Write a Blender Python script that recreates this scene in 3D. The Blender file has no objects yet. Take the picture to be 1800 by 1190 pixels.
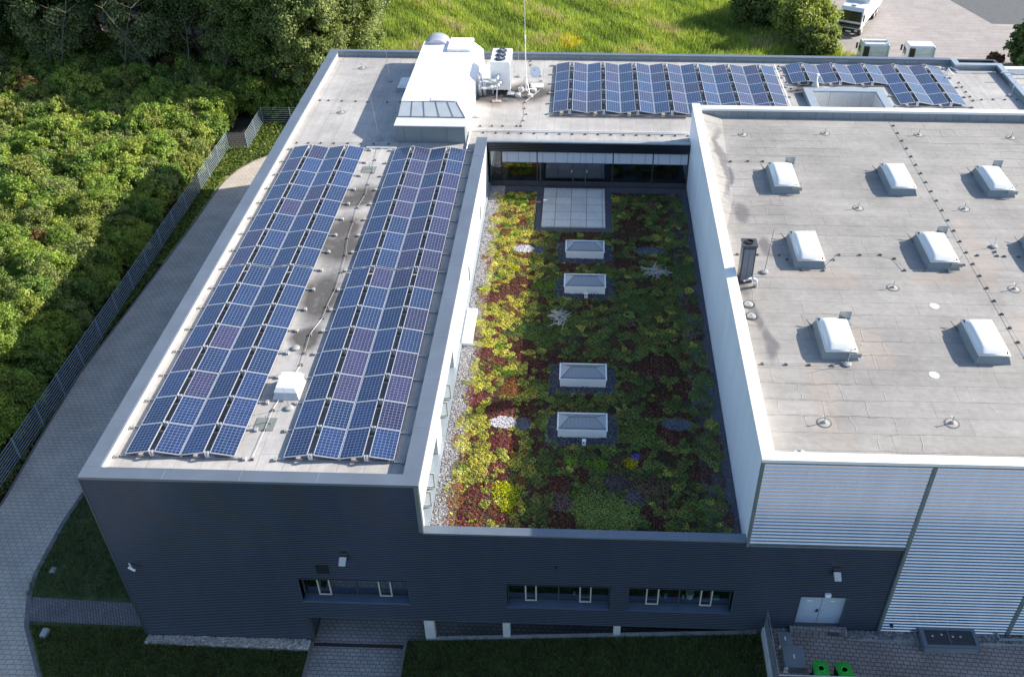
import bpy, math, random
import numpy as np
from mathutils import Vector, Matrix
random.seed(7); RNG=np.random.default_rng(11)
PI=math.pi
sc=bpy.context.scene
col=sc.collection

# ------------------------------------------------------------------ camera
def cam_setup():
    p,y,r=0.6572,-0.0301,0.0028
    fw=Vector((math.sin(y)*math.cos(p),math.cos(y)*math.cos(p),-math.sin(p)))
    rt=Vector((math.cos(y),-math.sin(y),0)); up=rt.cross(fw)
    r2=rt*math.cos(r)+up*math.sin(r); u2=up*math.cos(r)-rt*math.sin(r)
    c=bpy.data.cameras.new('camera'); o=bpy.data.objects.new('camera',c); col.objects.link(o)
    M=Matrix((r2,u2,-fw)).transposed().to_4x4(); M.translation=Vector((19.129,-24.771,36.841)); o.matrix_world=M
    c.sensor_fit='HORIZONTAL'; c.sensor_width=36; c.lens=1655.7/1800*36
    c.shift_x=-76.68/1800; c.shift_y=-9.87/1800; c.clip_end=3000; c.clip_start=0.5
    sc.camera=o
cam_setup()

# ------------------------------------------------------------------ light
SUN=Vector((1.83,0.64,1.0)).normalized()
ELEV=math.asin(SUN.z); AZ=math.atan2(SUN.x,SUN.y)
def light():
    w=bpy.data.worlds.new('World'); sc.world=w; w.use_nodes=True
    nt=w.node_tree; bg=nt.nodes['Background']
    sk=nt.nodes.new('ShaderNodeTexSky'); sk.sky_type='NISHITA'; sk.sun_disc=False
    sk.sun_elevation=ELEV; sk.sun_rotation=AZ; sk.altitude=200; sk.air_density=1.0; sk.dust_density=1.3; sk.ozone_density=2.4
    nt.links.new(sk.outputs[0],bg.inputs[0]); bg.inputs[1].default_value=0.128
    l=bpy.data.lights.new('sun','SUN'); l.energy=5.0; l.angle=math.radians(0.6); l.color=(1.0,0.93,0.82)
    o=bpy.data.objects.new('sun',l); col.objects.link(o); o.location=(60,40,60)
    o.rotation_euler=SUN.to_track_quat('Z','Y').to_euler()
    sc.view_settings.view_transform='Standard'; sc.view_settings.look='None'
    sc.view_settings.exposure=0.92; sc.view_settings.gamma=1.0
light()

# ------------------------------------------------------------------ tags
def tag(o,label=None,cat=None,group=None,kind=None):
    if label: o['label']=label
    if cat: o['category']=cat
    if group: o['group']=group
    if kind: o['kind']=kind
    return o
LOC={}
def empty(name,loc,label,cat,group=None,rz=0):
    o=bpy.data.objects.new(name,None); col.objects.link(o); o.location=loc; o.rotation_euler=(0,0,rz)
    o.empty_display_size=0.3; LOC[o.name]=Vector(loc); tag(o,label,cat,group); return o
def copy_tree(o,parent=None):
    c=o.copy(); col.objects.link(c); c.parent=parent
    for ch in list(o.children): copy_tree(ch,c)
    return c

# ------------------------------------------------------------------ mesh builder
class MB:
    def __init__(s): s.v=[]; s.f=[]
    def quad(s,a,b,c,d):
        n=len(s.v); s.v+= [tuple(a),tuple(b),tuple(c),tuple(d)]; s.f.append((n,n+1,n+2,n+3)); return s
    def box(s,x0,x1,y0,y1,z0,z1):
        n=len(s.v)
        s.v+=[(x0,y0,z0),(x1,y0,z0),(x1,y1,z0),(x0,y1,z0),(x0,y0,z1),(x1,y0,z1),(x1,y1,z1),(x0,y1,z1)]
        s.f+=[(n,n+3,n+2,n+1),(n+4,n+5,n+6,n+7),(n,n+1,n+5,n+4),(n+1,n+2,n+6,n+5),(n+2,n+3,n+7,n+6),(n+3,n,n+4,n+7)]
        return s
    def frustum(s,b,t,z0,z1):   # b,t = (x0,x1,y0,y1)
        n=len(s.v)
        for (x0,x1,y0,y1),z in ((b,z0),(t,z1)): s.v+=[(x0,y0,z),(x1,y0,z),(x1,y1,z),(x0,y1,z)]
        s.f+=[(n,n+3,n+2,n+1),(n+4,n+5,n+6,n+7),(n,n+1,n+5,n+4),(n+1,n+2,n+6,n+5),(n+2,n+3,n+7,n+6),(n+3,n,n+4,n+7)]
        return s
    def prism(s,poly,z0,z1):
        n=len(s.v); k=len(poly)
        s.v+=[(p[0],p[1],z0) for p in poly]+[(p[0],p[1],z1) for p in poly]
        s.f.append(tuple(n+i for i in reversed(range(k)))); s.f.append(tuple(n+k+i for i in range(k)))
        for i in range(k): j=(i+1)%k; s.f.append((n+i,n+j,n+k+j,n+k+i))
        return s
    def sheet(s,poly,z):
        n=len(s.v); s.v+=[(p[0],p[1],z if not callable(z) else z(p[0],p[1])) for p in poly]; s.f.append(tuple(n+i for i in range(len(poly)))); return s
    def tube(s,p0,p1,r0,r1=None,n=8,cap=True):
        r1=r0 if r1 is None else r1
        a=Vector(p0); b=Vector(p1); d=(b-a)
        if d.length<1e-6: return s
        d.normalize(); u=d.orthogonal().normalized(); w=d.cross(u); m=len(s.v)
        for c,r in ((a,r0),(b,r1)):
            for i in range(n):
                t=2*PI*i/n; s.v.append(tuple(c+u*math.cos(t)*r+w*math.sin(t)*r))
        for i in range(n): j=(i+1)%n; s.f.append((m+i,m+j,m+n+j,m+n+i))
        if cap: s.f.append(tuple(m+i for i in reversed(range(n)))); s.f.append(tuple(m+n+i for i in range(n)))
        return s
    def path(s,pts,r,n=8):
        for a,b in zip(pts[:-1],pts[1:]): s.tube(a,b,r,n=n)
        return s
    def lathe(s,c,prof,n=20,axis='Z'):   # prof [(r,z)]
        m=len(s.v)
        for r,z in prof:
            for i in range(n):
                t=2*PI*i/n
                if axis=='Z': s.v.append((c[0]+r*math.cos(t),c[1]+r*math.sin(t),c[2]+z))
                elif axis=='X': s.v.append((c[0]+z,c[1]+r*math.cos(t),c[2]+r*math.sin(t)))
                else: s.v.append((c[0]+r*math.cos(t),c[1]+z,c[2]+r*math.sin(t)))
        for k in range(len(prof)-1):
            for i in range(n):
                j=(i+1)%n; s.f.append((m+k*n+i,m+k*n+j,m+(k+1)*n+j,m+(k+1)*n+i))
        s.f.append(tuple(m+i for i in reversed(range(n)))); k=len(prof)-1; s.f.append(tuple(m+k*n+i for i in range(n)))
        return s
    def build(s,name,mat,parent=None,smooth=False,bevel=0,local=False):
        me=bpy.data.meshes.new(name)
        off=Vector((0,0,0))
        if parent is not None and not local:
            p=parent
            while p is not None: off+=Vector(p.location); p=p.parent
        vs=[(x-off.x,y-off.y,z-off.z) for x,y,z in s.v] if off.length else s.v
        me.from_pydata(vs,[],s.f); me.validate(); me.update()
        me.materials.append(mat)
        o=bpy.data.objects.new(name,me); col.objects.link(o)
        if parent is not None: o.parent=parent
        if smooth: me.polygons.foreach_set('use_smooth',[True]*len(me.polygons))
        if bevel:
            b=o.modifiers.new('bevel','BEVEL'); b.width=bevel; b.segments=2; b.limit_method='ANGLE'; b.angle_limit=0.7
        return o

# ------------------------------------------------------------------ materials
def new_mat(name):
    m=bpy.data.materials.new(name); m.use_nodes=True; nt=m.node_tree
    return m,nt,nt.nodes['Principled BSDF']
def N(nt,t,**k):
    n=nt.nodes.new('ShaderNode'+t)
    for a,b in k.items():
        if a.startswith('i_'): n.inputs[int(a[2:])].default_value=b
        else: setattr(n,a,b)
    return n
def L(nt,a,b): nt.links.new(a,b)
def pos(nt): return N(nt,'NewGeometry').outputs['Position']
def scaled(nt,vec,s,loc=(0,0,0),rot=(0,0,0)):
    m=N(nt,'Mapping'); m.inputs['Scale'].default_value=s; m.inputs['Location'].default_value=loc; m.inputs['Rotation'].default_value=rot
    L(nt,vec,m.inputs['Vector']); return m.outputs[0]
def noise(nt,vec,scale,detail=5,rough=.55,dist=0):
    n=N(nt,'TexNoise'); n.inputs['Scale'].default_value=scale; n.inputs['Detail'].default_value=detail; n.inputs['Roughness'].default_value=rough; n.inputs['Distortion'].default_value=dist
    L(nt,vec,n.inputs['Vector']); return n.outputs['Fac']
def ramp(nt,fac,stops):
    r=N(nt,'ValToRGB'); e=r.color_ramp.elements
    while len(e)<len(stops): e.new(.5)
    for el,(p,c) in zip(e,stops): el.position=p; el.color=(*c,1) if len(c)==3 else c
    L(nt,fac,r.inputs[0]); return r.outputs[0]
def g(v): return (v,v,v)
def mix(nt,fac,a,b,mode='MIX'):
    m=N(nt,'Mix',data_type='RGBA',blend_type=mode)
    for s,x in ((m.inputs[0],fac),(m.inputs[6],a),(m.inputs[7],b)):
        if hasattr(x,'links') or hasattr(x,'is_linked'): L(nt,x,s)
        else: s.default_value=(*x,1) if isinstance(x,tuple) and len(x)==3 else x
    return m.outputs[2]
def math_(nt,op,a,b=None,clamp=False):
    m=N(nt,'Math',operation=op,use_clamp=clamp)
    for s,x in zip(m.inputs,(a,b)):
        if x is None: continue
        if hasattr(x,'is_linked'): L(nt,x,s)
        else: s.default_value=x
    return m.outputs[0]
def bump(nt,b,height,strength=.3,dist=.02,prev=None):
    n=N(nt,'Bump'); n.inputs['Strength'].default_value=strength; n.inputs['Distance'].default_value=dist; L(nt,height,n.inputs['Height'])
    if prev is not None: L(nt,prev,n.inputs['Normal'])
    L(nt,n.outputs[0],b.inputs['Normal']); return n.outputs[0]
def simple(name,c,rough=.5,metal=0,var=.12,scale=1.5,spec=.5,bmp=0,bscale=30,coat=0):
    m,nt,b=new_mat(name); p=pos(nt)
    f=noise(nt,p,scale,6,.6)
    dk=tuple(x*(1-var) for x in c); lt=tuple(min(1,x*(1+var)) for x in c)
    L(nt,ramp(nt,f,[(.3,dk),(.7,lt)]),b.inputs['Base Color'])
    b.inputs['Roughness'].default_value=rough; b.inputs['Metallic'].default_value=metal; b.inputs['Specular IOR Level'].default_value=spec
    if coat: b.inputs['Coat Weight'].default_value=coat
    if bmp: bump(nt,b,noise(nt,p,bscale,3),bmp,.01)
    return m
def ellipses(nt,p,lst,dist=.8,nscale=.5):
    """soft stain mask from a list of (x,y,rx,ry) stains on a roof, edges broken up by noise"""
    nz=N(nt,'TexNoise'); nz.inputs['Scale'].default_value=nscale; nz.inputs['Detail'].default_value=6; L(nt,p,nz.inputs['Vector'])
    sb=N(nt,'VectorMath',operation='SUBTRACT'); L(nt,nz.outputs['Color'],sb.inputs[0]); sb.inputs[1].default_value=(.5,.5,.5)
    sm=N(nt,'VectorMath',operation='SCALE'); L(nt,sb.outputs[0],sm.inputs[0]); sm.inputs['Scale'].default_value=dist*2
    ad=N(nt,'VectorMath',operation='ADD'); L(nt,p,ad.inputs[0]); L(nt,sm.outputs[0],ad.inputs[1])
    out=None
    for (x,y,rx,ry) in lst:
        s=N(nt,'VectorMath',operation='SUBTRACT'); L(nt,ad.outputs[0],s.inputs[0]); s.inputs[1].default_value=(x,y,0)
        q=N(nt,'VectorMath',operation='MULTIPLY'); L(nt,s.outputs[0],q.inputs[0]); q.inputs[1].default_value=(1/rx,1/ry,0)
        l=N(nt,'VectorMath',operation='LENGTH'); L(nt,q.outputs[0],l.inputs[0])
        v=math_(nt,'SUBTRACT',1.35,l.outputs['Value']); v=math_(nt,'MULTIPLY',v,1.5,True)
        out=v if out is None else math_(nt,'MAXIMUM',out,v)
    return out
def membrane(name,base,rot,bw,rh,stains,stain_col,wr=False,tint=None,off=(0,0,0),warm=None):
    m,nt,b=new_mat(name); p=pos(nt)
    v=scaled(nt,p,(1,1,0),off,(0,0,rot))
    # slight waviness so seams are hand laid
    nz=N(nt,'TexNoise'); nz.inputs['Scale'].default_value=.7; L(nt,v,nz.inputs['Vector'])
    mx=N(nt,'Mix',data_type='RGBA',blend_type='LINEAR_LIGHT'); mx.inputs[0].default_value=.03; L(nt,v,mx.inputs[6]); L(nt,nz.outputs['Color'],mx.inputs[7])
    vv=mx.outputs[2]
    br=N(nt,'TexBrick'); br.offset=.37; br.offset_frequency=2; br.squash=.8; br.squash_frequency=3
    br.inputs['Color1'].default_value=(*g(.45),1); br.inputs['Color2'].default_value=(*g(.62),1); br.inputs['Mortar'].default_value=(0,0,0,1)
    br.inputs['Scale'].default_value=1; br.inputs['Mortar Size'].default_value=.014; br.inputs['Mortar Smooth'].default_value=.3; br.inputs['Brick Width'].default_value=bw; br.inputs['Row Height'].default_value=rh
    L(nt,vv,br.inputs['Vector'])
    n1=noise(nt,p,.25,8,.65); n2=noise(nt,p,3.5,8,.7); n3=noise(nt,scaled(nt,p,(.25,2.5,1)if rot==0 else(2.5,.25,1)),1.0,6,.6)
    lo=tuple(x*.70 for x in base); hi=tuple(min(1,x*1.12) for x in base)
    c=ramp(nt,n1,[(.3,lo),(.7,hi)])
    c=mix(nt,.55,c,ramp(nt,n2,[(.25,g(.55)),(.75,g(.62))]),'OVERLAY') if False else mix(nt,.5,c,ramp(nt,n2,[(.3,g(.72)),(.7,g(1.12))]),'MULTIPLY')
    c=mix(nt,.35,c,ramp(nt,n3,[(.3,g(.75)),(.7,g(1.15))]),'MULTIPLY')
    c=mix(nt,.5,c,ramp(nt,br.outputs['Color'],[(0,g(.4)),(.4,g(.86)),(.65,g(1.08))]),'MULTIPLY')
    gr=noise(nt,p,60,2,.5); c=mix(nt,.5,c,ramp(nt,gr,[(.3,g(.8)),(.7,g(1.2))]),'MULTIPLY')
    if warm:
        wm=ellipses(nt,p,warm,1.5,.4); wm=math_(nt,'MULTIPLY',wm,.28); c=mix(nt,wm,c,(.38,.29,.23))
    if stains:
        sm=ellipses(nt,p,stains); nn=noise(nt,p,.9,6,.7); nn=math_(nt,'MULTIPLY',nn,2.1,True)
        sm=math_(nt,'MULTIPLY',sm,nn); c=mix(nt,math_(nt,'MULTIPLY',sm,.88),c,stain_col)
    L(nt,c,b.inputs['Base Color']); b.inputs['Roughness'].default_value=.75; b.inputs['Specular IOR Level'].default_value=.35
    h=br.outputs['Fac']; inv=math_(nt,'SUBTRACT',1,h)
    # overlapping laps: each strip slightly lower than its neighbour
    nb=bump(nt,b,inv,.6,.02)
    nb=bump(nt,b,n2,.35,.02,nb)
    if wr:
        b2=N(nt,'TexBrick'); b2.offset=.43; b2.offset_frequency=2
        b2.inputs['Scale'].default_value=1; b2.inputs['Mortar Size'].default_value=.02; b2.inputs['Mortar Smooth'].default_value=1; b2.inputs['Brick Width'].default_value=1.7; b2.inputs['Row Height'].default_value=rh
        m2=N(nt,'Mix',data_type='RGBA',blend_type='LINEAR_LIGHT'); m2.inputs[0].default_value=.30; L(nt,v,m2.inputs[6]); L(nt,nz.outputs['Color'],m2.inputs[7]); L(nt,m2.outputs[2],b2.inputs['Vector'])
        pm=ramp(nt,noise(nt,p,.22,3,.5),[(.52,g(0)),(.6,g(1))])
        w=math_(nt,'MULTIPLY',b2.outputs['Fac'],pm)
        nb=bump(nt,b,w,.9,.03,nb)
        nb=bump(nt,b,noise(nt,scaled(nt,p,(.8,2.2,1)),1.1,3,.4,1.5),.3,.06,nb)
    return m
def paver(name,c1,c2,mortar,bw,rh,rot=0,rough=.85,ms=.012,big=.25,off=.5):
    m,nt,b=new_mat(name); p=pos(nt); v=scaled(nt,p,(1,1,0),(0,0,0),(0,0,rot))
    br=N(nt,'TexBrick'); br.offset=off
    br.inputs['Color1'].default_value=(*c1,1); br.inputs['Color2'].default_value=(*c2,1); br.inputs['Mortar'].default_value=(*mortar,1)
    br.inputs['Scale'].default_value=1; br.inputs['Mortar Size'].default_value=ms; br.inputs['Mortar Smooth'].default_value=.2; br.inputs['Brick Width'].default_value=bw; br.inputs['Row Height'].default_value=rh
    L(nt,v,br.inputs['Vector'])
    c=mix(nt,.7,br.outputs['Color'],ramp(nt,noise(nt,p,.6,6,.6),[(.3,g(1-big)),(.7,g(1+big))]),'MULTIPLY')
    c=mix(nt,.6,c,ramp(nt,noise(nt,p,9,4,.7),[(.3,g(.75)),(.7,g(1.2))]),'MULTIPLY')
    L(nt,c,b.inputs['Base Color']); b.inputs['Roughness'].default_value=rough
    bump(nt,b,math_(nt,'SUBTRACT',1,br.outputs['Fac']),.6,.01)
    return m
def clad(name,c,rough=.4,metal=0,seam=3.0):
    m,nt,b=new_mat(name); p=pos(nt)
    st=noise(nt,scaled(nt,p,(1.2,1.2,.18)),1.0,6,.65)
    cc=ramp(nt,st,[(.3,tuple(x*.92 for x in c)),(.7,tuple(min(1,x*1.06) for x in c))])
    cc=mix(nt,.4,cc,ramp(nt,noise(nt,p,14,3,.6),[(.3,g(.94)),(.7,g(1.05))]),'MULTIPLY')
    L(nt,cc,b.inputs['Base Color']); b.inputs['Roughness'].default_value=rough; b.inputs['Metallic'].default_value=metal
    return m
def leafmat(name,trans=.35,rough=.55):
    m,nt,b=new_mat(name); a=N(nt,'VertexColor',layer_name='Col')
    p=pos(nt); c=mix(nt,.6,a.outputs[0],ramp(nt,noise(nt,p,1.2,3),[(.3,g(.75)),(.7,g(1.2))]),'MULTIPLY')
    L(nt,c,b.inputs['Base Color']); b.inputs['Roughness'].default_value=rough; b.inputs['Specular IOR Level'].default_value=.25
    t=N(nt,'BsdfTranslucent'); L(nt,mix(nt,1.0,c,(1.0,1.15,.5),'MULTIPLY'),t.inputs[0])
    ms=N(nt,'MixShader'); ms.inputs[0].default_value=trans; L(nt,b.outputs[0],ms.inputs[1]); L(nt,t.outputs[0],ms.inputs[2])
    out=[n for n in nt.nodes if n.type=='OUTPUT_MATERIAL'][0]; L(nt,ms.outputs[0],out.inputs[0]); return m
def glass(name,tint=(.5,.55,.6),rough=.02,rf=1.2):
    m,nt,b=new_mat(name); b.inputs['Base Color'].default_value=(.01,.013,.018,1); b.inputs['Roughness'].default_value=rough; b.inputs['Specular IOR Level'].default_value=.8
    t=N(nt,'BsdfTransparent'); t.inputs[0].default_value=(*tint,1)
    gl=N(nt,'BsdfGlossy'); gl.inputs['Roughness'].default_value=rough; gl.inputs[0].default_value=(.9,.95,1,1)
    fr=N(nt,'Fresnel'); fr.inputs[0].default_value=1.7
    f=math_(nt,'MULTIPLY_ADD',fr.outputs[0],rf); f.node.inputs[2].default_value=.05; f.node.use_clamp=True
    ms=N(nt,'MixShader'); L(nt,f,ms.inputs[0]); L(nt,t.outputs[0],ms.inputs[1]); L(nt,gl.outputs[0],ms.inputs[2])
    out=[n for n in nt.nodes if n.type=='OUTPUT_MATERIAL'][0]; L(nt,ms.outputs[0],out.inputs[0]); return m

M={}
M['dark_clad']=clad('dark cladding',(.058,.070,.092),.30,.75)
M['white_clad']=clad('white ribbed cladding',(.74,.76,.78),.17,1.0)
M['white_panel']=clad('white flat panel',(.72,.83,.96),.42,.10)
M['dark_trim']=simple('dark trim',(.06,.085,.10),.4,.2)
M['trim']=simple('grey green trim',(.17,.21,.21),.45,.2)
M['coping']=simple('blue grey coping',(.165,.20,.245),.38,.35,.1,.6)
M['coping_light']=simple('light coping',(.34,.39,.43),.4,.3,.08)
M['joint']=simple('coping joint',(.21,.25,.29),.45,.3)
M['white_coping']=simple('white coping',(.86,.86,.84),.4,.1,.04)
M['render']=simple('white rendered wall',(.54,.56,.57),.7,0,.08,1.2)
M['court']=paver('court wall panels',(.62,.62,.62),(.66,.66,.66),(.35,.35,.35),2.2,50,0,.6,.02,.05)
M['upstand']=simple('pale roof upstand',(.72,.70,.67),.7,0,.06,1.0)
M['grey_upstand']=paver('grey upstand membrane',(.22,.25,.27),(.27,.30,.32),(.09,.10,.11),1.05,8,0,.7,.012,.1)
M['roof']=membrane('bitumen roof membrane',(.46,.44,.42),PI/2,5.0,1.08,[(6.35,22.6,1.1,1.3),(6.4,18.0,1.1,2.6),(6.45,12.8,1.0,2.2),(6.5,9.6,.7,1.0),(12.7,37.0,1.9,1.6),(15.3,37.6,2.0,1.5),(34.9,38.6,1.2,1.9)],(.05,.045,.042),off=(.35,0,0),warm=[(13.5,35.2,2.5,.6),(16.3,35.9,1.2,.5),(6.9,19.9,.7,1.2)])
M['hall_roof']=membrane('hall roof membrane',(.34,.325,.305),0,5.2,.965,[(27.25,24.0,.26,4.2),(27.6,18.6,.36,.9),(27.0,9.6,.25,1.3),(27.25,7.4,.30,1.2),(28.3,15.3,.3,.9),(26.9,11.8,.35,1.0)],(.13,.125,.13),wr=True,warm=[(29,4,.7,2.6),(31.6,7.4,.8,1.3),(38.6,15,.7,3),(30.5,12.7,2.0,.6),(36.6,12.8,2.0,.6),(38.6,8,.6,2.0)])
M['path']=paver('path paving',(.48,.42,.35),(.52,.455,.385),(.29,.26,.22),.36,.24,0,.85,.02)
M['drive']=paver('driveway paving',(.32,.31,.295),(.38,.365,.35),(.12,.12,.115),.28,.19,0,.85,.016)
M['terrace']=paver('terrace paving',(.29,.255,.24),(.33,.295,.275),(.10,.09,.085),.27,.19,.06,.85,.018)
M['crosspath']=paver('cross path brick',(.17,.15,.155),(.22,.19,.19),(.06,.055,.055),.24,.12,1.1,.85,.014)
M['yard']=paver('yard paving',(.31,.28,.265),(.345,.31,.295),(.25,.225,.21),2.4,.9,0,.9,.03,.15)
M['asphalt']=simple('asphalt',(.10,.105,.11),.9,0,.15,2)
M['slab']=paver('stone slabs',(.50,.50,.47),(.60,.60,.57),(.16,.16,.15),.975,.94,0,.8,.018,.12,off=0)
M['concrete']=simple('concrete',(.32,.33,.33),.85,0,.2,2.5,bmp=.3)
M['kerb']=simple('kerb',(.16,.155,.155),.9,0,.2,3)
M['soil']=simple('soil',(.035,.028,.02),.95,0,.4,1.0,bmp=.5,bscale=6)
M['grassbase']=simple('grass base',(.065,.085,.03),.95,0,.45,1.2,bmp=.6,bscale=14)
M['meadowbase']=simple('meadow base',(.25,.30,.07),.95,0,.3,.4,bmp=.6,bscale=5)
M['substrate']=simple('roof garden soil',(.035,.026,.018),.95,0,.4,2.2,bmp=.7,bscale=12)
M['steel']=simple('galvanised steel',(.55,.57,.60),.35,.8,.1)
M['alu']=simple('aluminium',(.70,.71,.73),.3,.55,.05)
M['cable']=simple('conductor wire',(.40,.40,.40),.45,.5)
M['black']=simple('black plastic',(.018,.018,.02),.5)
M['darkgrey']=simple('dark grey metal',(.07,.075,.085),.45,.2)
M['white']=simple('white painted metal',(.86,.86,.84),.4,0,.04)
M['beige']=simple('pale sash frame',(.50,.48,.42),.5)
M['cover']=simple('pale grey cover',(.55,.56,.55),.6,0,.1)
M['holder']=simple('dark conductor holder',(.13,.12,.115),.8,0,.5,9)
M['ballast']=simple('concrete block',(.34,.33,.31),.85,0,.2,6)
M['dome']=simple('frosted dome',(.72,.72,.70),.22,0,.12,.55,coat=.3)
M['hipglass']=simple('wired rooflight glass',(.30,.33,.35),.15,.0,.1,30,coat=.6)
M['glazing']=simple('pale sloped sheet',(.50,.54,.56),.45,.2,.08,1.5)
M['louvre']=simple('grey louvre sheet',(.27,.31,.33),.4,.3,.12,1.5)
M['door']=simple('pale blue grey door',(.42,.50,.58),.5,0,.06,2)
M['stained']=clad('weathered grey panel',(.21,.25,.27),.5,.2)
M['fence']=simple('fence steel',(.30,.38,.43),.4,.3)
M['bark']=simple('bark',(.10,.085,.065),.9,0,.35,4,bmp=.6,bscale=20)
M['palebark']=simple('pale dead bark',(.17,.155,.125),.9,0,.3,5)
M['deadwood']=simple('weathered dead branches',(.46,.44,.40),.85,0,.2,4)
M['gravel']=None
M['green_bin']=simple('green bin plastic',(.02,.40,.045),.4)
M['rubber']=simple('tyre rubber',(.015,.015,.016),.8)
M['truckwhite']=simple('white truck paint',(.78,.80,.82),.3,0,.04,coat=.4)
M['truckblue']=simple('grey blue cab panel',(.66,.70,.80),.4,.1)
M['room']=simple('dark room wall',(.10,.095,.09),.8)
M['roomfloor']=simple('room floor',(.12,.12,.125),.6)
M['red']=simple('red fabric',(.30,.03,.02),.8); M['orange']=simple('orange fabric',(.5,.13,.01),.8); M['bluecloth']=simple('blue fabric',(.08,.16,.28),.8)
M['mint']=simple('mint ceramic',(.35,.6,.5),.4)
M['darkblue_sill']=simple('blue grey sill',(.10,.14,.21),.4,.3)
M['glass']=glass('window glass',(.90,.93,.93),rf=.6)
M['glass2']=glass('courtyard glass',(.62,.68,.70))
M['windscreen']=simple('dark windscreen',(.02,.022,.026),.08,0,.1,coat=.5)
M['leaf']=leafmat('leaf',.42)
M['grassleaf']=leafmat('grass blade',.4)
M['sedum']=leafmat('sedum leaf',.2)
M['blind']=None
def mk_blind():
    m,nt,b=new_mat('slatted blind'); b.inputs['Base Color'].default_value=(.62,.66,.72,1); b.inputs['Roughness'].default_value=.4; b.inputs['Metallic'].default_value=.2; return m
M['blind']=mk_blind()
def mk_gravel(name,lo,hi,sc_=18):
    m,nt,b=new_mat(name); p=pos(nt); v=N(nt,'TexVoronoi'); v.inputs['Scale'].default_value=sc_; L(nt,p,v.inputs['Vector'])
    s=N(nt,'SeparateColor'); L(nt,v.outputs['Color'],s.inputs[0])
    L(nt,ramp(nt,s.outputs[0],[(0,lo),(1,hi)]),b.inputs['Base Color']); b.inputs['Roughness'].default_value=.85
    bump(nt,b,math_(nt,'SUBTRACT',1,v.outputs['Distance']),1,.03); return m
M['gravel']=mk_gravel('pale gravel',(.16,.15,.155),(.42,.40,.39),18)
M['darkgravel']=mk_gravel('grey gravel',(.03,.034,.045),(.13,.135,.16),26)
def mk_pv(name,cell_a,cell_b,line):
    m,nt,b=new_mat(name); tc=N(nt,'TexCoord'); sep=N(nt,'SeparateXYZ'); L(nt,tc.outputs['Object'],sep.inputs[0])
    def grid(o,n,ln,w):
        a=math_(nt,'MULTIPLY',o,n/ln); f=math_(nt,'FRACT',a); f=math_(nt,'SUBTRACT',f,.5); f=math_(nt,'ABSOLUTE',f); return math_(nt,'GREATER_THAN',f,.5-w)
    gx=grid(sep.outputs[0],6,.936,.052); gy=grid(sep.outputs[1],10,1.596,.052)
    gl=math_(nt,'MAXIMUM',gx,gy)
    bb=grid(sep.outputs[0],18,.936,.05); bb=math_(nt,'MULTIPLY',bb,.35)
    oi=N(nt,'ObjectInfo')
    vor=N(nt,'TexWhiteNoise',noise_dimensions='3D'); mp=N(nt,'VectorMath',operation='MULTIPLY'); L(nt,tc.outputs['Object'],mp.inputs[0]); mp.inputs[1].default_value=(6/.936,10/1.596,0)
    fl=N(nt,'VectorMath',operation='FLOOR'); L(nt,mp.outputs[0],fl.inputs[0]); ad=N(nt,'VectorMath',operation='ADD'); L(nt,fl.outputs[0],ad.inputs[0]); L(nt,oi.outputs['Location'],ad.inputs[1]); L(nt,ad.outputs[0],vor.inputs['Vector'])
    c=mix(nt,oi.outputs['Random'],cell_a,cell_b); c=mix(nt,.75,c,ramp(nt,math_(nt,'FRACT',math_(nt,'MULTIPLY',oi.outputs['Random'],7.31)),[(0,g(.55)),(1,g(1.35))]),'MULTIPLY')
    c=mix(nt,.5,c,ramp(nt,vor.outputs['Value'],[(0,g(.6)),(1,g(1.4))]),'MULTIPLY')
    c=mix(nt,bb,c,line); c=mix(nt,gl,c,line)
    L(nt,c,b.inputs['Base Color']); b.inputs['Roughness'].default_value=.16; b.inputs['Specular IOR Level'].default_value=.5; b.inputs['Coat Weight'].default_value=.15; b.inputs['Coat Roughness'].default_value=.06
    dn=noise(nt,pos(nt),.8,5,.6); L(nt,ramp(nt,dn,[(.3,g(.10)),(.75,g(.30))]),b.inputs['Roughness'])
    bump(nt,b,noise(nt,tc.outputs['Object'],2.0,2),.05,.01)
    return m
M['pv_blue']=mk_pv('blue photovoltaic cells',(.010,.022,.075),(.016,.028,.092),(.15,.22,.34))
M['pv_violet']=mk_pv('violet photovoltaic cells',(.016,.020,.062),(.026,.024,.060),(.18,.20,.31))

# ------------------------------------------------------------------ setting: ground sheets
def ribbon(pl,w,z0,z1):
    b=MB(); n=len(pl)
    L_=[];R_=[]
    for i,p in enumerate(pl):
        a=Vector(pl[max(0,i-1)]); c=Vector(pl[min(n-1,i+1)]); d=(c-a).normalized(); nrm=Vector((-d.y,d.x))
        L_.append(Vector(p)+nrm*w/2); R_.append(Vector(p)-nrm*w/2)
    for i in range(n-1):
        m=len(b.v)
        for q in (L_[i],L_[i+1],R_[i+1],R_[i]): b.v.append((q.x,q.y,z0))
        for q in (L_[i],L_[i+1],R_[i+1],R_[i]): b.v.append((q.x,q.y,z1))
        b.f+=[(m+7,m+6,m+5,m+4),(m,m+1,m+5,m+4),(m+2,m+3,m+7,m+6),(m+1,m+2,m+6,m+5),(m+3,m,m+4,m+7)]
    return b
tag(MB().sheet([(-1200,-1200),(1200,-1200),(1200,1200),(-1200,1200)],-.6).build('ground',M['grassbase']),kind='structure')
tag(MB().sheet([(-400,30),(400,30),(400,400),(-400,400)],-.02).build('meadow_ground',M['meadowbase']),kind='structure')
tag(MB().sheet([(-600,-400),(-10.9,-400),(-10.9,46),(-9,48),(-3,56),(-3,110),(-600,110)],-.012 if False else .0).build('forest_floor',M['soil']),kind='structure')
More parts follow.
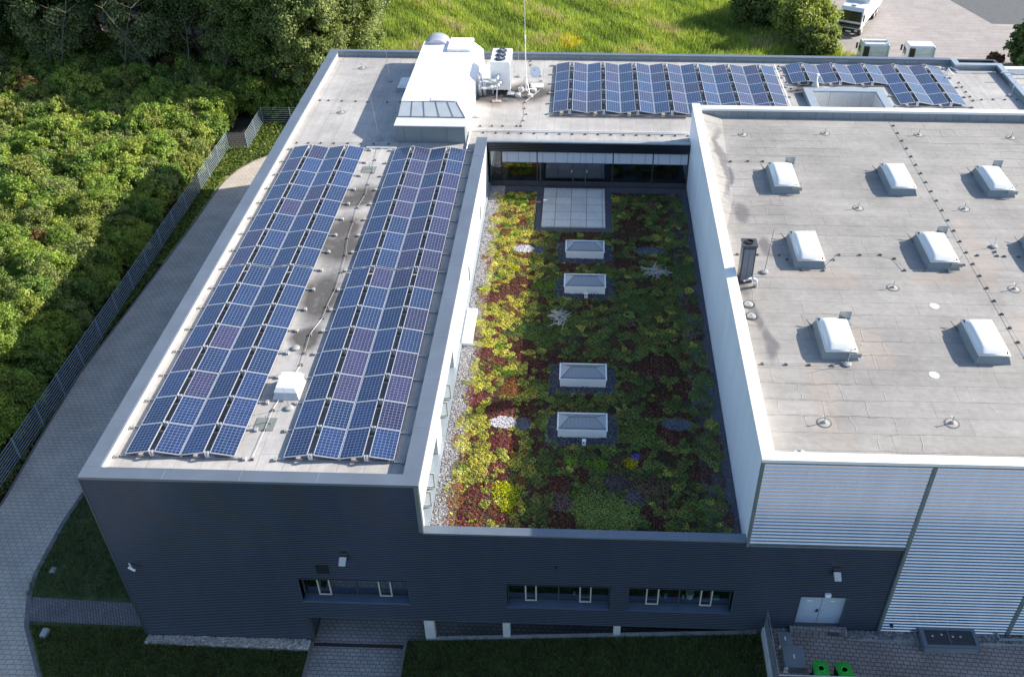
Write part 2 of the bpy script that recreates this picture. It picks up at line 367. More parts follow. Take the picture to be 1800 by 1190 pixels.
outer=[(-10.6,-30),(-10.6,-4),(-10.5,3),(-10.5,8),(-10.75,12),(-10.95,18),(-10.5,25),(-10.15,31),(-9.9,36),(-9.8,40.3),(-9.6,42.3),(-9.1,44.1),(-8.2,45.7),(-7.0,46.9),(-5,48.1),(-2,49)]
inner=[(-1.2,-30),(-2.4,-5),(-3.9,-2.25),(-4.67,-1.16),(-5.7,.28),(-6.28,1.66),(-6.65,3.12),(-6.7,4.5),(-6.76,6.3),(-6.3,12),(-6,30),(-6,38),(-5,42),(-2,44.5)]
tag(MB().sheet(outer[::-1]+inner,.008).build('path',M['path']),kind='structure')
tag(ribbon(outer,.10,0,.05).build('path_kerb',M['kerb']),kind='structure')
tag(ribbon(inner[1:10],.22,0,.02).build('path_edging',M['kerb']),kind='structure')
def zl(x,y):   # front lawn left, falls gently towards the driveway
    return 0.0 if x<1 else -0.22*min(1,(x-1)/6)
def lawn_left():
    b=MB(); xs=[-8,-6.5,-5,-3.5,-2,0,1,2.5,4,5.5,7.0,7.5]; ys=[-30,-8,-4,-2,-1,0,.5]
    for i in range(len(xs)-1):
        for j in range(len(ys)-1):
            x0,x1,y0,y1=xs[i],xs[i+1],ys[j],ys[j+1]
            b.quad(*[(x,y,zl(x,y)-.004) for x,y in ((x0,y0),(x1,y0),(x1,y1),(x0,y1))])
    b.sheet([(-8,.5),(0,.5),(0,45),(-8,45)],-.004)
    return b
tag(lawn_left().build('lawn',M['grassbase']),kind='structure')
tag(MB().sheet([(-5.9,.55),(.03,.42),(.03,1.62),(-6.2,1.85)],.012).build('side_path',M['crosspath']),kind='structure')
def zr(x,y): 
    z=.18+(x-12.8)*.0817
    return max(.12,z)+ (y if y<0 else 0)*.02
def lawn_right():
    b=MB(); xs=list(np.linspace(11.75,27.36,14)); ys=[-30,-8,-4,-2,-1,.02]
    for i in range(len(xs)-1):
        for j in range(len(ys)-1):
            x0,x1,y0,y1=xs[i],xs[i+1],ys[j],ys[j+1]
            b.quad(*[(x,y,zr(x,y)) for x,y in ((x0,y0),(x1,y0),(x1,y1),(x0,y1))])
    return b
tag(lawn_right().build('bank_lawn',M['grassbase']),kind='structure')
tag(MB().sheet([(7.5,-30),(11.7,-30),(11.7,-.05),(7.5,-.05)],-.30).build('driveway',M['drive']),kind='structure')
tag(MB().sheet([(7.5,-.05),(27.2,-.05),(27.2,12),(7.5,12)],-.31).build('carport_floor',M['drive']),kind='structure')
tag(MB().box(7.5,11.7,-.12,.05,-.30,-.27).build('brown_strip',simple('brown strip',(.05,.035,.03),.8)),kind='structure')  # narrow dark brown strip across the mouth of the driveway
tag(MB().box(7.4,7.5,-30,.0,-.5,-.10).box(11.66,11.78,-30,.0,-.5,.20).build('driveway_kerb',M['kerb']),kind='structure')
tag(MB().sheet([(27.55,-30),(90,-30),(90,0.0),(27.55,0.0)],1.85).build('terrace_paving',M['terrace']),kind='structure')
tag(MB().box(28.58,30.82,-.30,-.0,1.80,2.10).build('door_landing',M['terrace']),kind='structure')
tag(MB().box(28.5,28.57,-.34,0,1.8,2.13).box(30.83,30.9,-.34,0,1.8,2.13).box(30.9,33.95,-.52,-.44,1.8,1.90).box(36.35,60,-.55,-.47,1.8,1.90).build('terrace_kerb',M['concrete']),kind='structure')
tag(MB().sheet([(46.0,68),(90,45),(200,45),(200,200),(48,200),(46.5,84)],.01).build('yard_paving',M['yard']),kind='structure')
tag(MB().sheet([(68.5,80.8),(64.6,81.0),(60.2,96),(56,110),(120,110),(120,80.4)],.02).build('yard_asphalt',M['asphalt']),kind='structure')

# ------------------------------------------------------------------ office building
OB=empty('office_building',(0,0,0),'L-shaped office building with dark ribbed walls and solar panels on its flat roof','building')
def corrugated(rects,period,depth,face='S',y=0.0,z_ref=0.0,pr=((0,1),(.50,1),(.55,.92),(.90,.08),(.93,0),(.97,0),(.985,.9))):
    """rects: (a0,a1,z0,z1) along the wall; real ribs, trapezoid profile"""
    b=MB()
    for a0,a1,z0,z1 in rects:
        pts=[]; k=math.floor((z0-z_ref)/period)-1; 
        while True:
            zb=z_ref+k*period
            if zb>z1: break
            for t,d in pr:
                z=zb+t*period
                if z0<z<z1: pts.append((z,d*depth))
            k+=1
        pts=[(z0,0)]+pts+[(z1,0)]
        for (za,da),(zb,db) in zip(pts[:-1],pts[1:]):
            if face=='S': b.quad((a0,y-da,za),(a1,y-da,za),(a1,y-db,zb),(a0,y-db,zb))
    return b
WIN=[(7.54,12.15,2.88,4.35),(16.35,20.72,2.86,4.35),(21.48,25.86,2.84,4.35)]
DOOR=(28.66,30.64,2.12,4.13)
def facade_rects():
    xs=sorted({0,7.5,13.09,26.0,26.8,32.26}|{w[0] for w in WIN}|{w[1] for w in WIN}|{DOOR[0],DOOR[1]})
    out=[]
    for a,b in zip(xs[:-1],xs[1:]):
        m=(a+b)/2; top=10.12 if m<13.09 else (7.42 if m<26 else 7.34); bot=-.45 if m<7.5 else 1.7
        holes=[(w[2],w[3]) for w in WIN+[DOOR] if w[0]<=m<=w[1]]
        z=bot
        for h in sorted(holes): out.append((a,b,z,h[0])); z=h[1]
        out.append((a,b,z,top))
    return out
corrugated(facade_rects(),.113,.036).build('cladding',M['dark_clad'],OB)
# structural shell
sh=MB()
sh.box(.02,.3,.02,44.1,-.45,10.2)                       # west
sh.box(.3,49.7,43.85,44.1,-.45,10.2)                   # north
sh.box(49.45,49.7,20,43.85,-.45,10.2)                  # east
sh.build('outer_wall',M['dark_clad'],OB)
# west wing wall to the courtyard: plinth, wall pieces and recessed window bands
cw=MB()
cw.box(12.79,13.07,.05,29.8,6.5,7.12)
cw.box(12.79,13.07,.05,29.8,8.25,10.12)
for y0,y1 in ((.05,.62),(4.75,5.95),(10.75,17.85),(18.35,24.35),(24.85,29.8)): cw.box(12.79,13.07,y0,y1,7.12,8.25)
cw.build('courtyard_wall',M['render'],OB)
for y0,y1 in ((.62,4.75),(5.95,10.75)):
    w=MB().box(12.70,12.76,y0,y1,7.12,8.25).build('window',M['glass'],OB)
    MB().box(12.8,13.16,y0,y1,7.10,7.15).build('sill',M['coping_light'],w)
    f=MB()
    n=4
    for k in range(n+1):
        y=y0+(y1-y0)*k/n; f.box(12.74,12.81,y-.03 if k else y,y+.03 if k<n else y,7.15,8.22)
    f.box(12.74,12.81,y0,y1,8.2,8.25).build('frame',M['beige'],w)
    for k in (1,2):
        y=y0+(y1-y0)*(k*1.0)/n
        MB().box(12.82,13.22,y,y+.04,7.2,7.28).box(12.82,13.22,y,y+.04,8.0,8.08).box(12.82,12.88,y,y+.04,7.28,8.0).box(13.16,13.22,y,y+.04,7.28,8.0).build('open_sash',M['beige'],w)
for y0 in (17.85,24.35): MB().box(12.76,12.80,y0,y0+.5,7.12,8.25).build('narrow_window',M['windscreen'],OB)
MB().box(13.08,13.20,.3,29.8,6.5,6.98).build('plinth',M['coping_light'],OB)
# south structure behind the cladding
st=MB()
for a,b_,z0,z1 in facade_rects():
    st.box(a,b_,.02,.28,max(z0,-.45),z1-.02)
st.build('south_wall',M['room'],OB)
# roof decks
rd=MB(); rd.box(.3,12.75,.3,43.84,9.6,9.85); rd.box(12.75,35.05,30.02,43.84,9.6,9.85).box(39.45,49.44,30.02,43.84,9.6,9.85).box(35.05,39.45,37.85,43.84,9.6,9.85).box(35.05,39.45,30.02,34.4,9.6,9.85); rd.build('roof_deck',M['roof'],OB)
MB().box(13.09,25.98,.35,29.98,6.5,6.82).build('garden_deck',M['substrate'],OB)
# copings and upstands
cp=MB()
cp.box(-.04,.62,-.05,.54,10.12,10.25).box(.62,12.47,-.05,.54,10.12,10.25).box(12.47,13.15,-.05,29.72,10.12,10.25)
cp.box(-.04,.62,.54,44.2,10.12,10.25)
cp.box(.62,46.35,43.78,44.2,10.12,10.25)
cp.build('coping',M['coping'],OB,bevel=.01)
cl=MB(); cl.box(46.35,46.8,42.85,44.2,10.12,10.25).box(46.8,49.85,42.85,43.27,10.12,10.25).box(49.4,49.85,20,42.85,10.12,10.25); cl.build('coping',M['coping_light'],OB,bevel=.01)
# joints of the coping sheets
jt=MB()
for y in np.arange(3.2,43,3.0): jt.box(-.045,.625,y,y+.03,10.20,10.257)
for y in np.arange(3.2,28,3.0): jt.box(12.465,13.155,y,y+.03,10.20,10.257)
for x in np.arange(3.2,12,3.0): jt.box(x,x+.03,-.055,.545,10.20,10.257)
for x in np.arange(3.2,46,3.0): jt.box(x,x+.03,43.775,44.205,10.20,10.257)
jt.build('coping_joint',M['joint'],OB)
up=MB(); up.box(.3,.60,.54,43.8,9.85,10.13); up.quad((.60,.56,9.85),(.66,.56,9.85),(.60,43.8,10.12),(.60,.56,10.12)) if False else None
up.build('pale_upstand',M['upstand'],OB)
gu=MB(); gu.box(.62,46.4,43.80,43.86,9.85,10.12).box(46.42,49.4,42.88,42.94,9.85,10.12).box(49.36,49.42,20,42.88,9.85,10.12).box(46.36,46.42,42.88,43.8,9.85,10.12); gu.box(12.5,12.56,.56,29.7,9.85,10.12); gu.build('grey_upstand',M['grey_upstand'],OB)
MB().box(12.95,13.12,-.045,.02,7.52,10.12).box(13.08,13.14,.0,.12,7.52,10.12).build('corner_trim',M['trim'],OB)
MB().box(-.05,.02,-.05,.02,-.45,10.12).build('corner_trim',M['dark_trim'],OB)
MB().box(13.1,26.0,-.05,.36,7.42,7.52).build('coping',M['coping'],OB,bevel=.01)
j2=MB()
for x in np.arange(14.6,26,3.0): MB().box(x,x+.03,-.055,.365,7.46,7.527).build('coping_joint',M['joint'],OB)
MB().box(13.09,26,.30,.36,6.8,7.42).build('grey_upstand',M['dark_trim'],OB)
# courtyard north facade
MB().box(13.1,25.97,29.76,30.05,9.90,9.98).build('coping',M['coping_light'],OB)
def ribbed_fascia():
    b=MB(); z=9.24
    while z<9.85:
        b.box(13.12,25.97,29.78,29.92,z,z+.06); z+=.115
    b.box(13.12,25.97,29.86,30.04,9.22,9.86); return b
ribbed_fascia().build('cladding',M['dark_clad'],OB)
MB().box(13.1,25.97,29.82,30.1,6.6,6.98).build('base_sill',M['darkgrey'],OB)
BAY=[(13.25,13.95),(14.02,16.22),(16.30,21.10),(21.18,23.66),(23.74,25.90)]
for i,(x0,x1) in enumerate(BAY):
    w=MB().box(x0,x1,30.00,30.02,7.0,9.22).build('window',M['glass2'],OB)
    f=MB().box(x0-.06,x0,29.95,30.08,6.98,9.22).box(x1,x1+.05,29.95,30.08,6.98,9.22).box(x0,x1,29.95,30.08,6.98,7.06)
    f.build('frame',M['darkgrey'],w)
    if i==2:
        MB().box(18.55,18.63,29.93,30.07,7.0,9.22).box(19.35,19.43,29.93,30.07,7.0,9.22).box(16.42,16.5,29.95,30.0,7.0,8.5).build('frame',M['darkgrey'],w)
        MB().box(18.47,18.53,29.86,29.9,7.8,7.95).box(19.45,19.51,29.86,29.9,7.8,7.95).build('handle',M['alu'],w)
    if i>0:
        b=MB(); z=8.46
        while z<9.2: b.quad((x0,29.90,z),(x1,29.90,z),(x1,29.95,z+.055),(x0,29.95,z+.055)); z+=.062
        bl=b.build('blind',M['blind'],OB)
        c=MB(); n=max(3,int((x1-x0)/.8))
        for k in range(n):
            x=x0+(k+.4)*(x1-x0)/n; c.box(x,x+.012,29.885,29.9,8.42,9.2).box(x-.02,x+.03,29.88,29.92,8.38,8.47)
        c.box(x0,x1,29.89,29.93,8.43,8.46).build('cord',M['darkgrey'],bl)
# rooms behind glass
MB().box(13.1,25.97,30.1,36.0,6.6,6.95).build('interior_floor',M['roomfloor'],OB)
MB().box(13.1,25.97,36.0,36.2,6.6,9.6).box(12.9,13.08,29.9,36.2,6.6,9.6).box(25.98,26.1,29.9,36.2,6.6,9.6).build('interior_wall',M['room'],OB)
MB().box(.35,32.2,.30,6,2.45,2.60).box(27.35,32.2,.30,8,1.7,1.9).build('interior_floor',M['roomfloor'],OB)
MB().box(.35,32.2,6,6.2,2.5,5).box(.35,32.2,.3,6,4.9,5.0).box(14.2,14.3,.3,6,2.5,4.9).box(21.05,21.15,.3,6,2.5,4.9).box(26.9,27.0,.3,6,2.5,4.9).build('interior_wall',M['room'],OB)
# carport shell
MB().box(7.3,7.46,.03,12,-.45,2.4).box(27.2,27.4,.05,12,-.45,2.4).box(7.3,27.4,12,12.2,-.45,2.4).box(7.46,27.2,.05,12,2.2,2.4).box(7.46,27.2,.035,.3,1.62,2.2).build('carport_wall',M['dark_trim'],OB)
for x0,x1,zb in ((12.62,13.06,.05),(16.09,16.41,.3),(20.96,21.26,.7)):
    MB().box(x0,x1,.04,.34,zb-.3,1.64).build('pillar',M['cover'],OB,bevel=.01)
# windows in the south facade
SASH=[[(8.20,8.75),(10.83,11.38)],[(17.1,17.6),(19.42,19.93)],[(22.25,22.80),(24.55,25.06)]]
for wi,(x0,x1,z0,z1) in enumerate(WIN):
    w=MB().box(x0+.02,x1-.02,.335,.345,z0+.05,z1-.02).build('window',M['glass'],OB)
    MB().box(x0,x1,-.03,.30,z0-.03,z0+.015).build('sill',M['darkblue_sill'],w)
    f=MB().box(x0,x1,.30,.38,z0+.015,z0+.10).box(x0,x1,.30,.38,z1-.05,z1).box(x0,x0+.06,.30,.38,z0+.1,z1-.05).box(x1-.06,x1,.30,.38,z0+.1,z1-.05)
    f.box((x0+x1)/2-.03,(x0+x1)/2+.03,.31,.37,z0+.1,z1-.05)
    f.build('frame',M['darkgrey'],w)
    MB().box(x0-.04,x0,-.04,.3,z0-.03,z1).box(x1,x1+.04,-.04,.3,z0-.03,z1).box(x0-.04,x1+.04,-.04,.3,z1,z1+.03).build('reveal',M['dark_trim'],w)
    for sx0,sx1 in SASH[wi]:
        s=MB(); zz0=z0+.12; zz1=z1-.06; t=.055; y0,y1=.22,.27
        s.box(sx0,sx0+t,y0,y1,zz0,zz1).box(sx1-t,sx1,y0,y1,zz0,zz1).box(sx0+t,sx1-t,y0,y1,zz0,zz0+t).box(sx0+t,sx1-t,y0,y1,zz1-t,zz1)
        s.build('sash',M['beige'],w)
# double door
dr=MB().box(28.68,29.64,.14,.19,2.12,4.10).box(29.66,30.62,.14,.19,2.12,4.10).build('door',M['door'],OB)
MB().box(29.52,29.57,.06,.14,2.98,3.10).box(29.44,29.57,.05,.08,3.0,3.03).build('handle',M['black'],dr)
MB().box(29.02,29.22,.13,.139,3.62,3.68).box(30.0,30.2,.13,.139,3.62,3.68).build('door_plate',M['white'],dr)
MB().box(28.62,28.68,-.04,.3,2.1,4.17).box(30.62,30.68,-.04,.3,2.1,4.17).box(28.68,30.62,-.04,.3,4.10,4.17).build('door_frame',M['dark_trim'],OB)
stk=MB(); stk.box(30.33,30.56,.128,.138,3.86,4.05); sg=stk.build('warning_sticker',simple('pink white sticker',(.55,.35,.5),.6),dr)
MB().box(30.36,30.38,.122,.127,3.88,4.03).box(30.44,30.46,.122,.127,3.95,4.03).box(30.38,30.44,.122,.127,4.0,4.03).box(30.49,30.51,.122,.127,3.88,4.03).build('symbol',M['white'],sg)
MB().box(8.42,8.95,-.05,-.034,4.78,5.35).build('vent_grille',M['dark_clad'],OB)
MB().box(18.38,18.46,-.09,-.03,5.55,5.64).build('wall_socket',M['black'],OB)
# light court in the north roof
lc=MB(); lc.box(34.5,35.05,34.0,38.4,9.85,10.2).box(39.45,40.0,34,38.4,9.85,10.2).box(35.05,39.45,37.85,38.4,9.85,10.2).box(35.05,39.45,34,34.4,9.85,10.2); lc.build('light_court_kerb',M['coping_light'],OB)
MB().box(35.05,39.45,37.80,37.85,6,10.12).box(35.05,35.1,34.4,37.8,6,10.12).box(39.4,39.45,34.4,37.8,6,10.12).box(35.05,39.45,34.35,34.4,6,10.12).box(35.1,39.4,34.4,37.8,5.9,6.0).build('light_court_lining',M['court'],OB)

# adjoining building on the far right
AB=empty('annex_building',(50,30,0),'flat-roofed annex with white roof edge beyond the far right corner','building')
MB().box(49.86,75,15,43.0,-.02,9.7).build('wall',M['render'],AB)
MB().box(50.3,75,15,42.6,9.7,9.72).build('roof',M['roof'],AB)
MB().box(49.86,75,42.6,43.05,9.72,10.1).build('coping',M['white_coping'],AB)
MB().path([(50.4,41.9,10.0),(70,41.9,10.0)],.05).path([(49.0,41.0,10.45),(52.0,41.0,10.45),(52,41,9.75)],.05).build('pipe',M['alu'],AB)

# ------------------------------------------------------------------ hall
HB=empty('production_hall',(26,0,0),'tall white ribbed hall with grey membrane roof and frosted domes','building')
xe=62.0
corrugated([(26.10,32.24,7.38,12.04),(32.36,37.72,1.88,12.04),(37.84,xe,1.88,12.04)],.19,.060,y=-.03).build('cladding',M['white_clad'],HB)
MB().box(26.2,32.3,.03,.3,7.42,12.0).box(32.3,xe,.03,.3,1.5,12.0).build('inner_wall',M['room'],HB)
sw=MB().box(26.0,26.3,.05,30.92,6.6,12.05); sw.build('side_wall',M['white_panel'],HB)  # carried past the back wall to block a sun streak on the slabs

MB().box(26.3,xe,30.35,30.65,9.6,12.05).build('back_wall',M['white_panel'],HB)
MB().box(25.98,26.09,-.13,.05,7.3,12.05).build('corner_trim',M['trim'],HB)
MB().box(25.95,26.46,-.15,30.96,12.04,12.19).build('coping',M['white_coping'],HB,bevel=.01)  # lengthened with the side wall to block the same sun streak
MB().box(26.46,xe,-.15,.30,12.04,12.19).build('coping',M['white_coping'],HB,bevel=.01)
MB().box(26.46,xe,30.22,30.72,12.04,12.19).build('coping',M['white_coping'],HB,bevel=.01)
MB().box(26.10,xe,-.135,-.0,11.97,12.04).build('coping_fascia',M['trim'],HB)
MB().box(26.3,xe,.3,30.2,11.4,11.65).build('roof_deck',M['hall_roof'],HB)
MB().box(26.46,xe,30.18,30.24,11.65,12.04).build('grey_upstand',M['grey_upstand'],HB)
MB().box(26.28,26.47,.3,30.18,11.65,12.04).box(26.4,xe,.25,.31,11.65,12.04).build('pale_upstand',M['upstand'],HB)
# valley fold along the left parapet of the hall roof
MB().quad((26.47,30.1,11.95),(26.47,20,11.90),(27.3,20,11.655),(27.75,30.1,11.655)).quad((26.47,20,11.9),(26.47,16.8,11.9),(26.6,16.8,11.655),(27.3,20,11.655)).build('roof_fillet',M['hall_roof'],HB)
MB().quad((26.47,16.5,11.90),(26.47,.32,11.9),(26.5,13,11.655),(26.5,16,11.655)) if False else None
for x,z0 in ((32.3,1.75),(37.78,1.85)):
    MB().box(x-.06,x+.06,-.16,.02,z0,11.97).build('downpipe_cover',M['trim'],HB)
MB().box(26.1,32.24,-.13,.02,7.33,7.39).build('base_trim',M['trim'],HB)
MB().box(32.72,32.84,-.17,-.03,2.35,2.45).build('tap',M['black'],HB)
# domes
DM=[(29.62,20.75,30.86,23.35,1),(35.90,20.75,37.14,23.45,0),(41.17,20.75,42.38,23.35,1),(29.60,13.45,30.84,16.0,0),(35.95,13.55,37.24,16.15,1),(29.60,6.5,30.86,8.75,1),(35.95,6.45,37.2,8.85,0),(41.25,13.5,42.5,16.1,0),(47.0,20.75,48.2,23.35,1),(41.25,6.45,42.5,8.9,0)]
def dome(x0,y0,x1,y1,flap):
    k=MB().frustum((x0-.14,x1+.14,y0-.14,y1+.14),(x0,x1,y0,y1),11.65,12.02).build('skylight',M['stained'],HB,bevel=.01)
    b=MB(); n=10; rows=[]
    cx,cy=(x0+x1)/2,(y0+y1)/2; hx,hy=(x1-x0)/2+.04,(y1-y0)/2+.04
    b.box(cx-hx,cx+hx,cy-hy,cy+hy,12.02,12.10)
    hx-=.07; hy-=.07
    m=len(b.v)
    for i in range(n+1):
        for j in range(n+1):
            u=i/n*2-1; v=j/n*2-1
            z=12.10+.20*(max(0,(1-u**6))**.55)*(max(0,(1-v**6))**.55)
            b.v.append((cx+u*hx,cy+v*hy,z))
    for i in range(n):
        for j in range(n):
            a=m+i*(n+1)+j; b.f.append((a,a+n+1,a+n+2,a+1))
    b.build('dome',M['dome'],k,smooth=True)
    if flap:
        f=MB().box(x1-.3,x1+.22,y1+.02,y1+.05,11.98,12.45).box(x1+.05,x1+.2,y1-.35,y1+.02,12.0,12.04)
        f.build('vent_flap',M['louvre'],k)
        MB().tube((x1+.1,y0+.3,11.9),(x1+.2,y0+.15,12.35),.02).tube((x1+.1,y0+.3,12.0),(x1-.2,y0+.0,12.15),.02).build('hinge_arm',M['cover'],k)
        MB().box(x1-.35,x1+.18,y0-.17,y0-.14,11.85,12.05).build('wind_plate',M['louvre'],k)
    MB().tube((x0-.14,y1-.1,11.7),(x0-.4,y1+.15,11.9),.015).tube((x0-.14,y1-.35,11.7),(x0-.4,y1+.15,11.9),.015).build('bracket',M['darkgrey'],k)
for d in DM: dome(*d)
# anchor points / discs
anch=[(28.79,27.76),(33.78,28.08),(39.38,28.1),(44.82,27.91),(33.79,19.18),(39.38,19.28),(33.79,11.85),(39.42,11.92),(28.79,2.49),(33.77,2.63)]
aw=['behind the back left dome','near the back parapet, second from the left','near the back parapet beside the cable','near the back parapet at the far right','between the middle and back dome rows','right of the cable between the dome rows','left of the front right dome','right of the cable near the front right dome','near the front left corner of the hall roof','near the front edge, right of the corner one']
def anchor(x,y,z,lab,grp):
    t=empty('roof_anchor',(x,y,z),lab,'roof anchor',grp)
    MB().lathe((x,y,z),[(.24,0),(.24,.012),(.10,.03),(.06,.10)],18).build('flange',M['ballast'],t)
    MB().lathe((x,y,z),[(.30,0),(.30,.006),(.25,.006)],20).build('sealing_ring',M['holder'],t)
    MB().tube((x,y,z+.08),(x,y,z+.36),.022).tube((x,y,z+.30),(x-.12,y+.02,z+.34),.014).build('pin',M['steel'],t)
for (x,y),w_ in zip(anch,aw): anchor(x,y,11.655,'steel pin anchor on round flange '+w_,'steel pin anchors on the hall roof')
for (x,y),w_ in zip([(2.83,41.54),(2.9,33.89)],['near the back parapet','in front of the back one']): anchor(x,y,9.855,'pin anchor on the left part of the office roof, '+w_,'pin anchors on the office roof')

# ------------------------------------------------------------------ lightning conductors
def conductor(name,label,pts,z,lines,parent=None,hm='ballast'):
    t=empty(name,(pts[0][0],pts[0][1],z),label,'cable','lightning conductor cables on the roofs')
    b=MB()
    for ln in lines: b.path([(x,y,z+.07) for x,y in ln],.008,5)
    b.build('wire',M['cable'],t)
    for i,(x,y) in enumerate(pts):
        s=random.uniform(.9,1.1)
        MB().frustum((x-.075*s,x+.075*s,y-.06,y+.06),(x-.055,x+.055,y-.045,y+.045),z,z+.07).box(x-.02,x+.02,y-.025,y+.025,z+.065,z+.09).build('holder',M['holder'],t)
dg=[(38.17,30.3-k*1.02) for k in range(30)]
conductor('conductor_cable','long conductor wire running front to back on the hall roof',dg,11.652,[dg])
ra=[(26.85,14.43),(27.83,14.43),(28.91,14.45),(29.22,14.06),(29.81,13.15),(30.8,13.15),(31.47,14.11),(31.83,14.57),(32.87,14.6),(33.87,14.64),(34.48,14.32),(34.71,13.3),(35.7,13.3),(36.72,13.3),(37.69,13.88)]
conductor('conductor_cable','conductor wire crossing the hall roof past the middle row of domes',ra,11.652,[ra])
rb=[(38.62,14.75),(39.58,14.74),(39.92,14.71),(40.59,14.7),(39.6,15.1)]
conductor('conductor_cable','short conductor wire at the right end of the middle dome row',rb,11.652,[rb[:4],[rb[1],rb[4],(39.68,15.59)]])
rbb=[(26.75,24.21),(27.65,24.22),(28.65,24.3),(29.5,24.3)]
conductor('conductor_cable','short conductor wire behind the back left dome on the hall',rbb,11.652,[rbb])
rc=[(26.88,6.0),(27.88,6.0),(28.84,6.0),(29.81,6.0)]
conductor('conductor_cable','short conductor wire in front of the front left dome on the hall',rc,11.652,[rc])
wc=[(6.36,28.68),(6.45,27.1),(6.6,25.47),(6.6,24.0),(6.69,22.85),(6.52,21.3),(6.6,19.85),(6.65,18.08),(6.88,16.41),(6.98,14.81),(7.02,13.3),(6.92,11.85),(6.93,10.93),(6.63,9.59),(6.71,8.24),(6.76,7.42),(6.3,4.4),(6.3,3.2),(6.25,1.5)]
conductor('conductor_cable','conductor wire winding between the two west solar arrays over dark stains',wc,9.852,[wc])
cables=[('conductor wire along the courtyard edge of the north roof',[(12.72+.825*k,31.13) for k in range(17)],None),
('conductor wire crossing the office roof left of the white plant housing',[(1.05,35.73),(1.65,35.73),(2.58,35.7),(3.53,35.67),(4.37,35.61),(5.71,35.6),(6.6,35.6)],None),
('conductor wire just behind the left solar array',[(1.06,29.27),(1.81,29.27),(2.6,29.29),(3.43,29.3),(4.31,29.31),(5.15,29.28),(5.96,29.28),(6.9,29.3)],None),
('conductor wire running back from the courtyard edge past the mast',[(15.14,43.32),(15.2,42.55),(16.0,40.49),(16.1,39.6),(16.1,37.97),(15.15,35.92),(15.19,34.94),(15.35,34.0),(15.21,33.01),(15.1,32.2)],None),
('short conductor wire beside the corner of the white plant housing',[(12.44,32.11),(13.21,32.14),(13.91,32.16),(14.83,32.2)],None),
('conductor wire in the gap between the two north solar arrays',[(33.63,43.1),(33.57,42.12),(33.66,41.22),(33.62,40.02),(33.8,38.9),(34.2,38.7)],None),
('conductor wire on the bare roof right of the last solar column',[(46.0,40.42),(45.99,39.65),(45.99,38.8),(46.04,38.01),(46.03,37.34),(46.66,37.5),(47.47,37.56),(48.29,37.59),(49.1,37.6)],None)]
for lab,pts,_ in cables: conductor('conductor_cable',lab,pts,9.852,[pts])

# air terminals
def rod(x,y,z,h,label,lean=(0,0),base='round'):
    t=empty('lightning_rod',(x,y,z),label,'lightning rod','thin lightning rods on the roofs')
    MB().tube((x,y,z+.08),(x+lean[0],y+lean[1],z+h),.016,.009,6).build('rod',M['darkgrey'] if base=='dark' else M['steel'],t)
    MB().lathe((x,y,z),[(.17,0),(.19,.03),(.18,.08),(.10,.11)],16).build('foot',M['concrete'],t)
rod(27.96,12.92,11.652,2.4,'thin dark rod on round foot beside the dark flue box',(.15,.1),'dark')
rod(30.45,6.1,11.652,1.0,'short rod on round foot in front of the front left dome')
rod(39.68,15.59,11.652,.7,'short rod on round foot right of the long hall cable')
rod(6.19,29.93,9.852,2.9,'tall thin rod between the left array and the white plant housing',(-.25,.1))
rod(6.95,4.55,9.852,1.3,'thin rod in front of the small white roof hatch',(-.1,0))
rod(6.2,8.6,9.852,1.0,'thin rod behind the small white roof hatch',(-.1,0))
rod(5.3,39.2,9.852,2.6,'thin rod standing left of the small blue skylight',(-.1,0))
rod(12.05,33.5,9.852,2.4,'thin rod beside the right wall of the plant housing')
rod(7.3,42.9,9.852,2.6,'thin rod at the back left corner of the plant housing',(0,.1))
rod(14.45,40.4,9.852,2.6,'thin rod right behind the three-fan cooling unit')
rod(48.9,38.3,9.852,1.8,'thin rod by the right parapet of the north roof',(.1,0))

# small round caps and misc on the hall left edge
caps=[((26.87,21.1),'rear cap of the back pair by the left hall parapet'),((26.86,20.1),'front cap of the back pair by the left hall parapet'),((26.86,10.25),'rear cap of the front pair on dark stains by the hall parapet'),((26.87,9.35),'front cap of the front pair on dark stains by the hall parapet')]
for (x,y),lb in caps:
    t=empty('roof_outlet',(x,y,11.652),'round grey '+lb,'roof outlet','round caps beside the hall parapet')
    MB().lathe((x,y,11.652),[(.20,0),(.21,.04),(.17,.09),(.06,.11),(.04,.14)],18).build('cap',M['concrete'],t)
    MB().lathe((x,y,11.652),[(.30,0),(.30,.008)],18).build('collar',M['darkgrey'],t)
t=empty('roof_vent',(27.56,.72,11.65),'small shiny metal vent cap at the front left corner of the hall roof','vent')
MB().lathe((27.56,.72,11.65),[(.16,0),(.16,.1),(.12,.16),(.04,.2)],16).build('cap',M['steel'],t); MB().box(27.36,27.78,.52,.92,11.65,11.66).build('plate',M['cover'],t)
for x,y,w_ in ((38.55,3.75,'on the front right'),(35.3,10.45,'in the middle'),(33.9,5.55,'near the front left')):
    t=MB().lathe((x,y,11.652),[(.22,0),(.20,.012)],20).build('roof_patch',M['upstand']); t.scale=(1,1,1)
    tag(t,'flat pale membrane patch '+w_+' of the hall roof','patch','membrane patches on the hall roof')
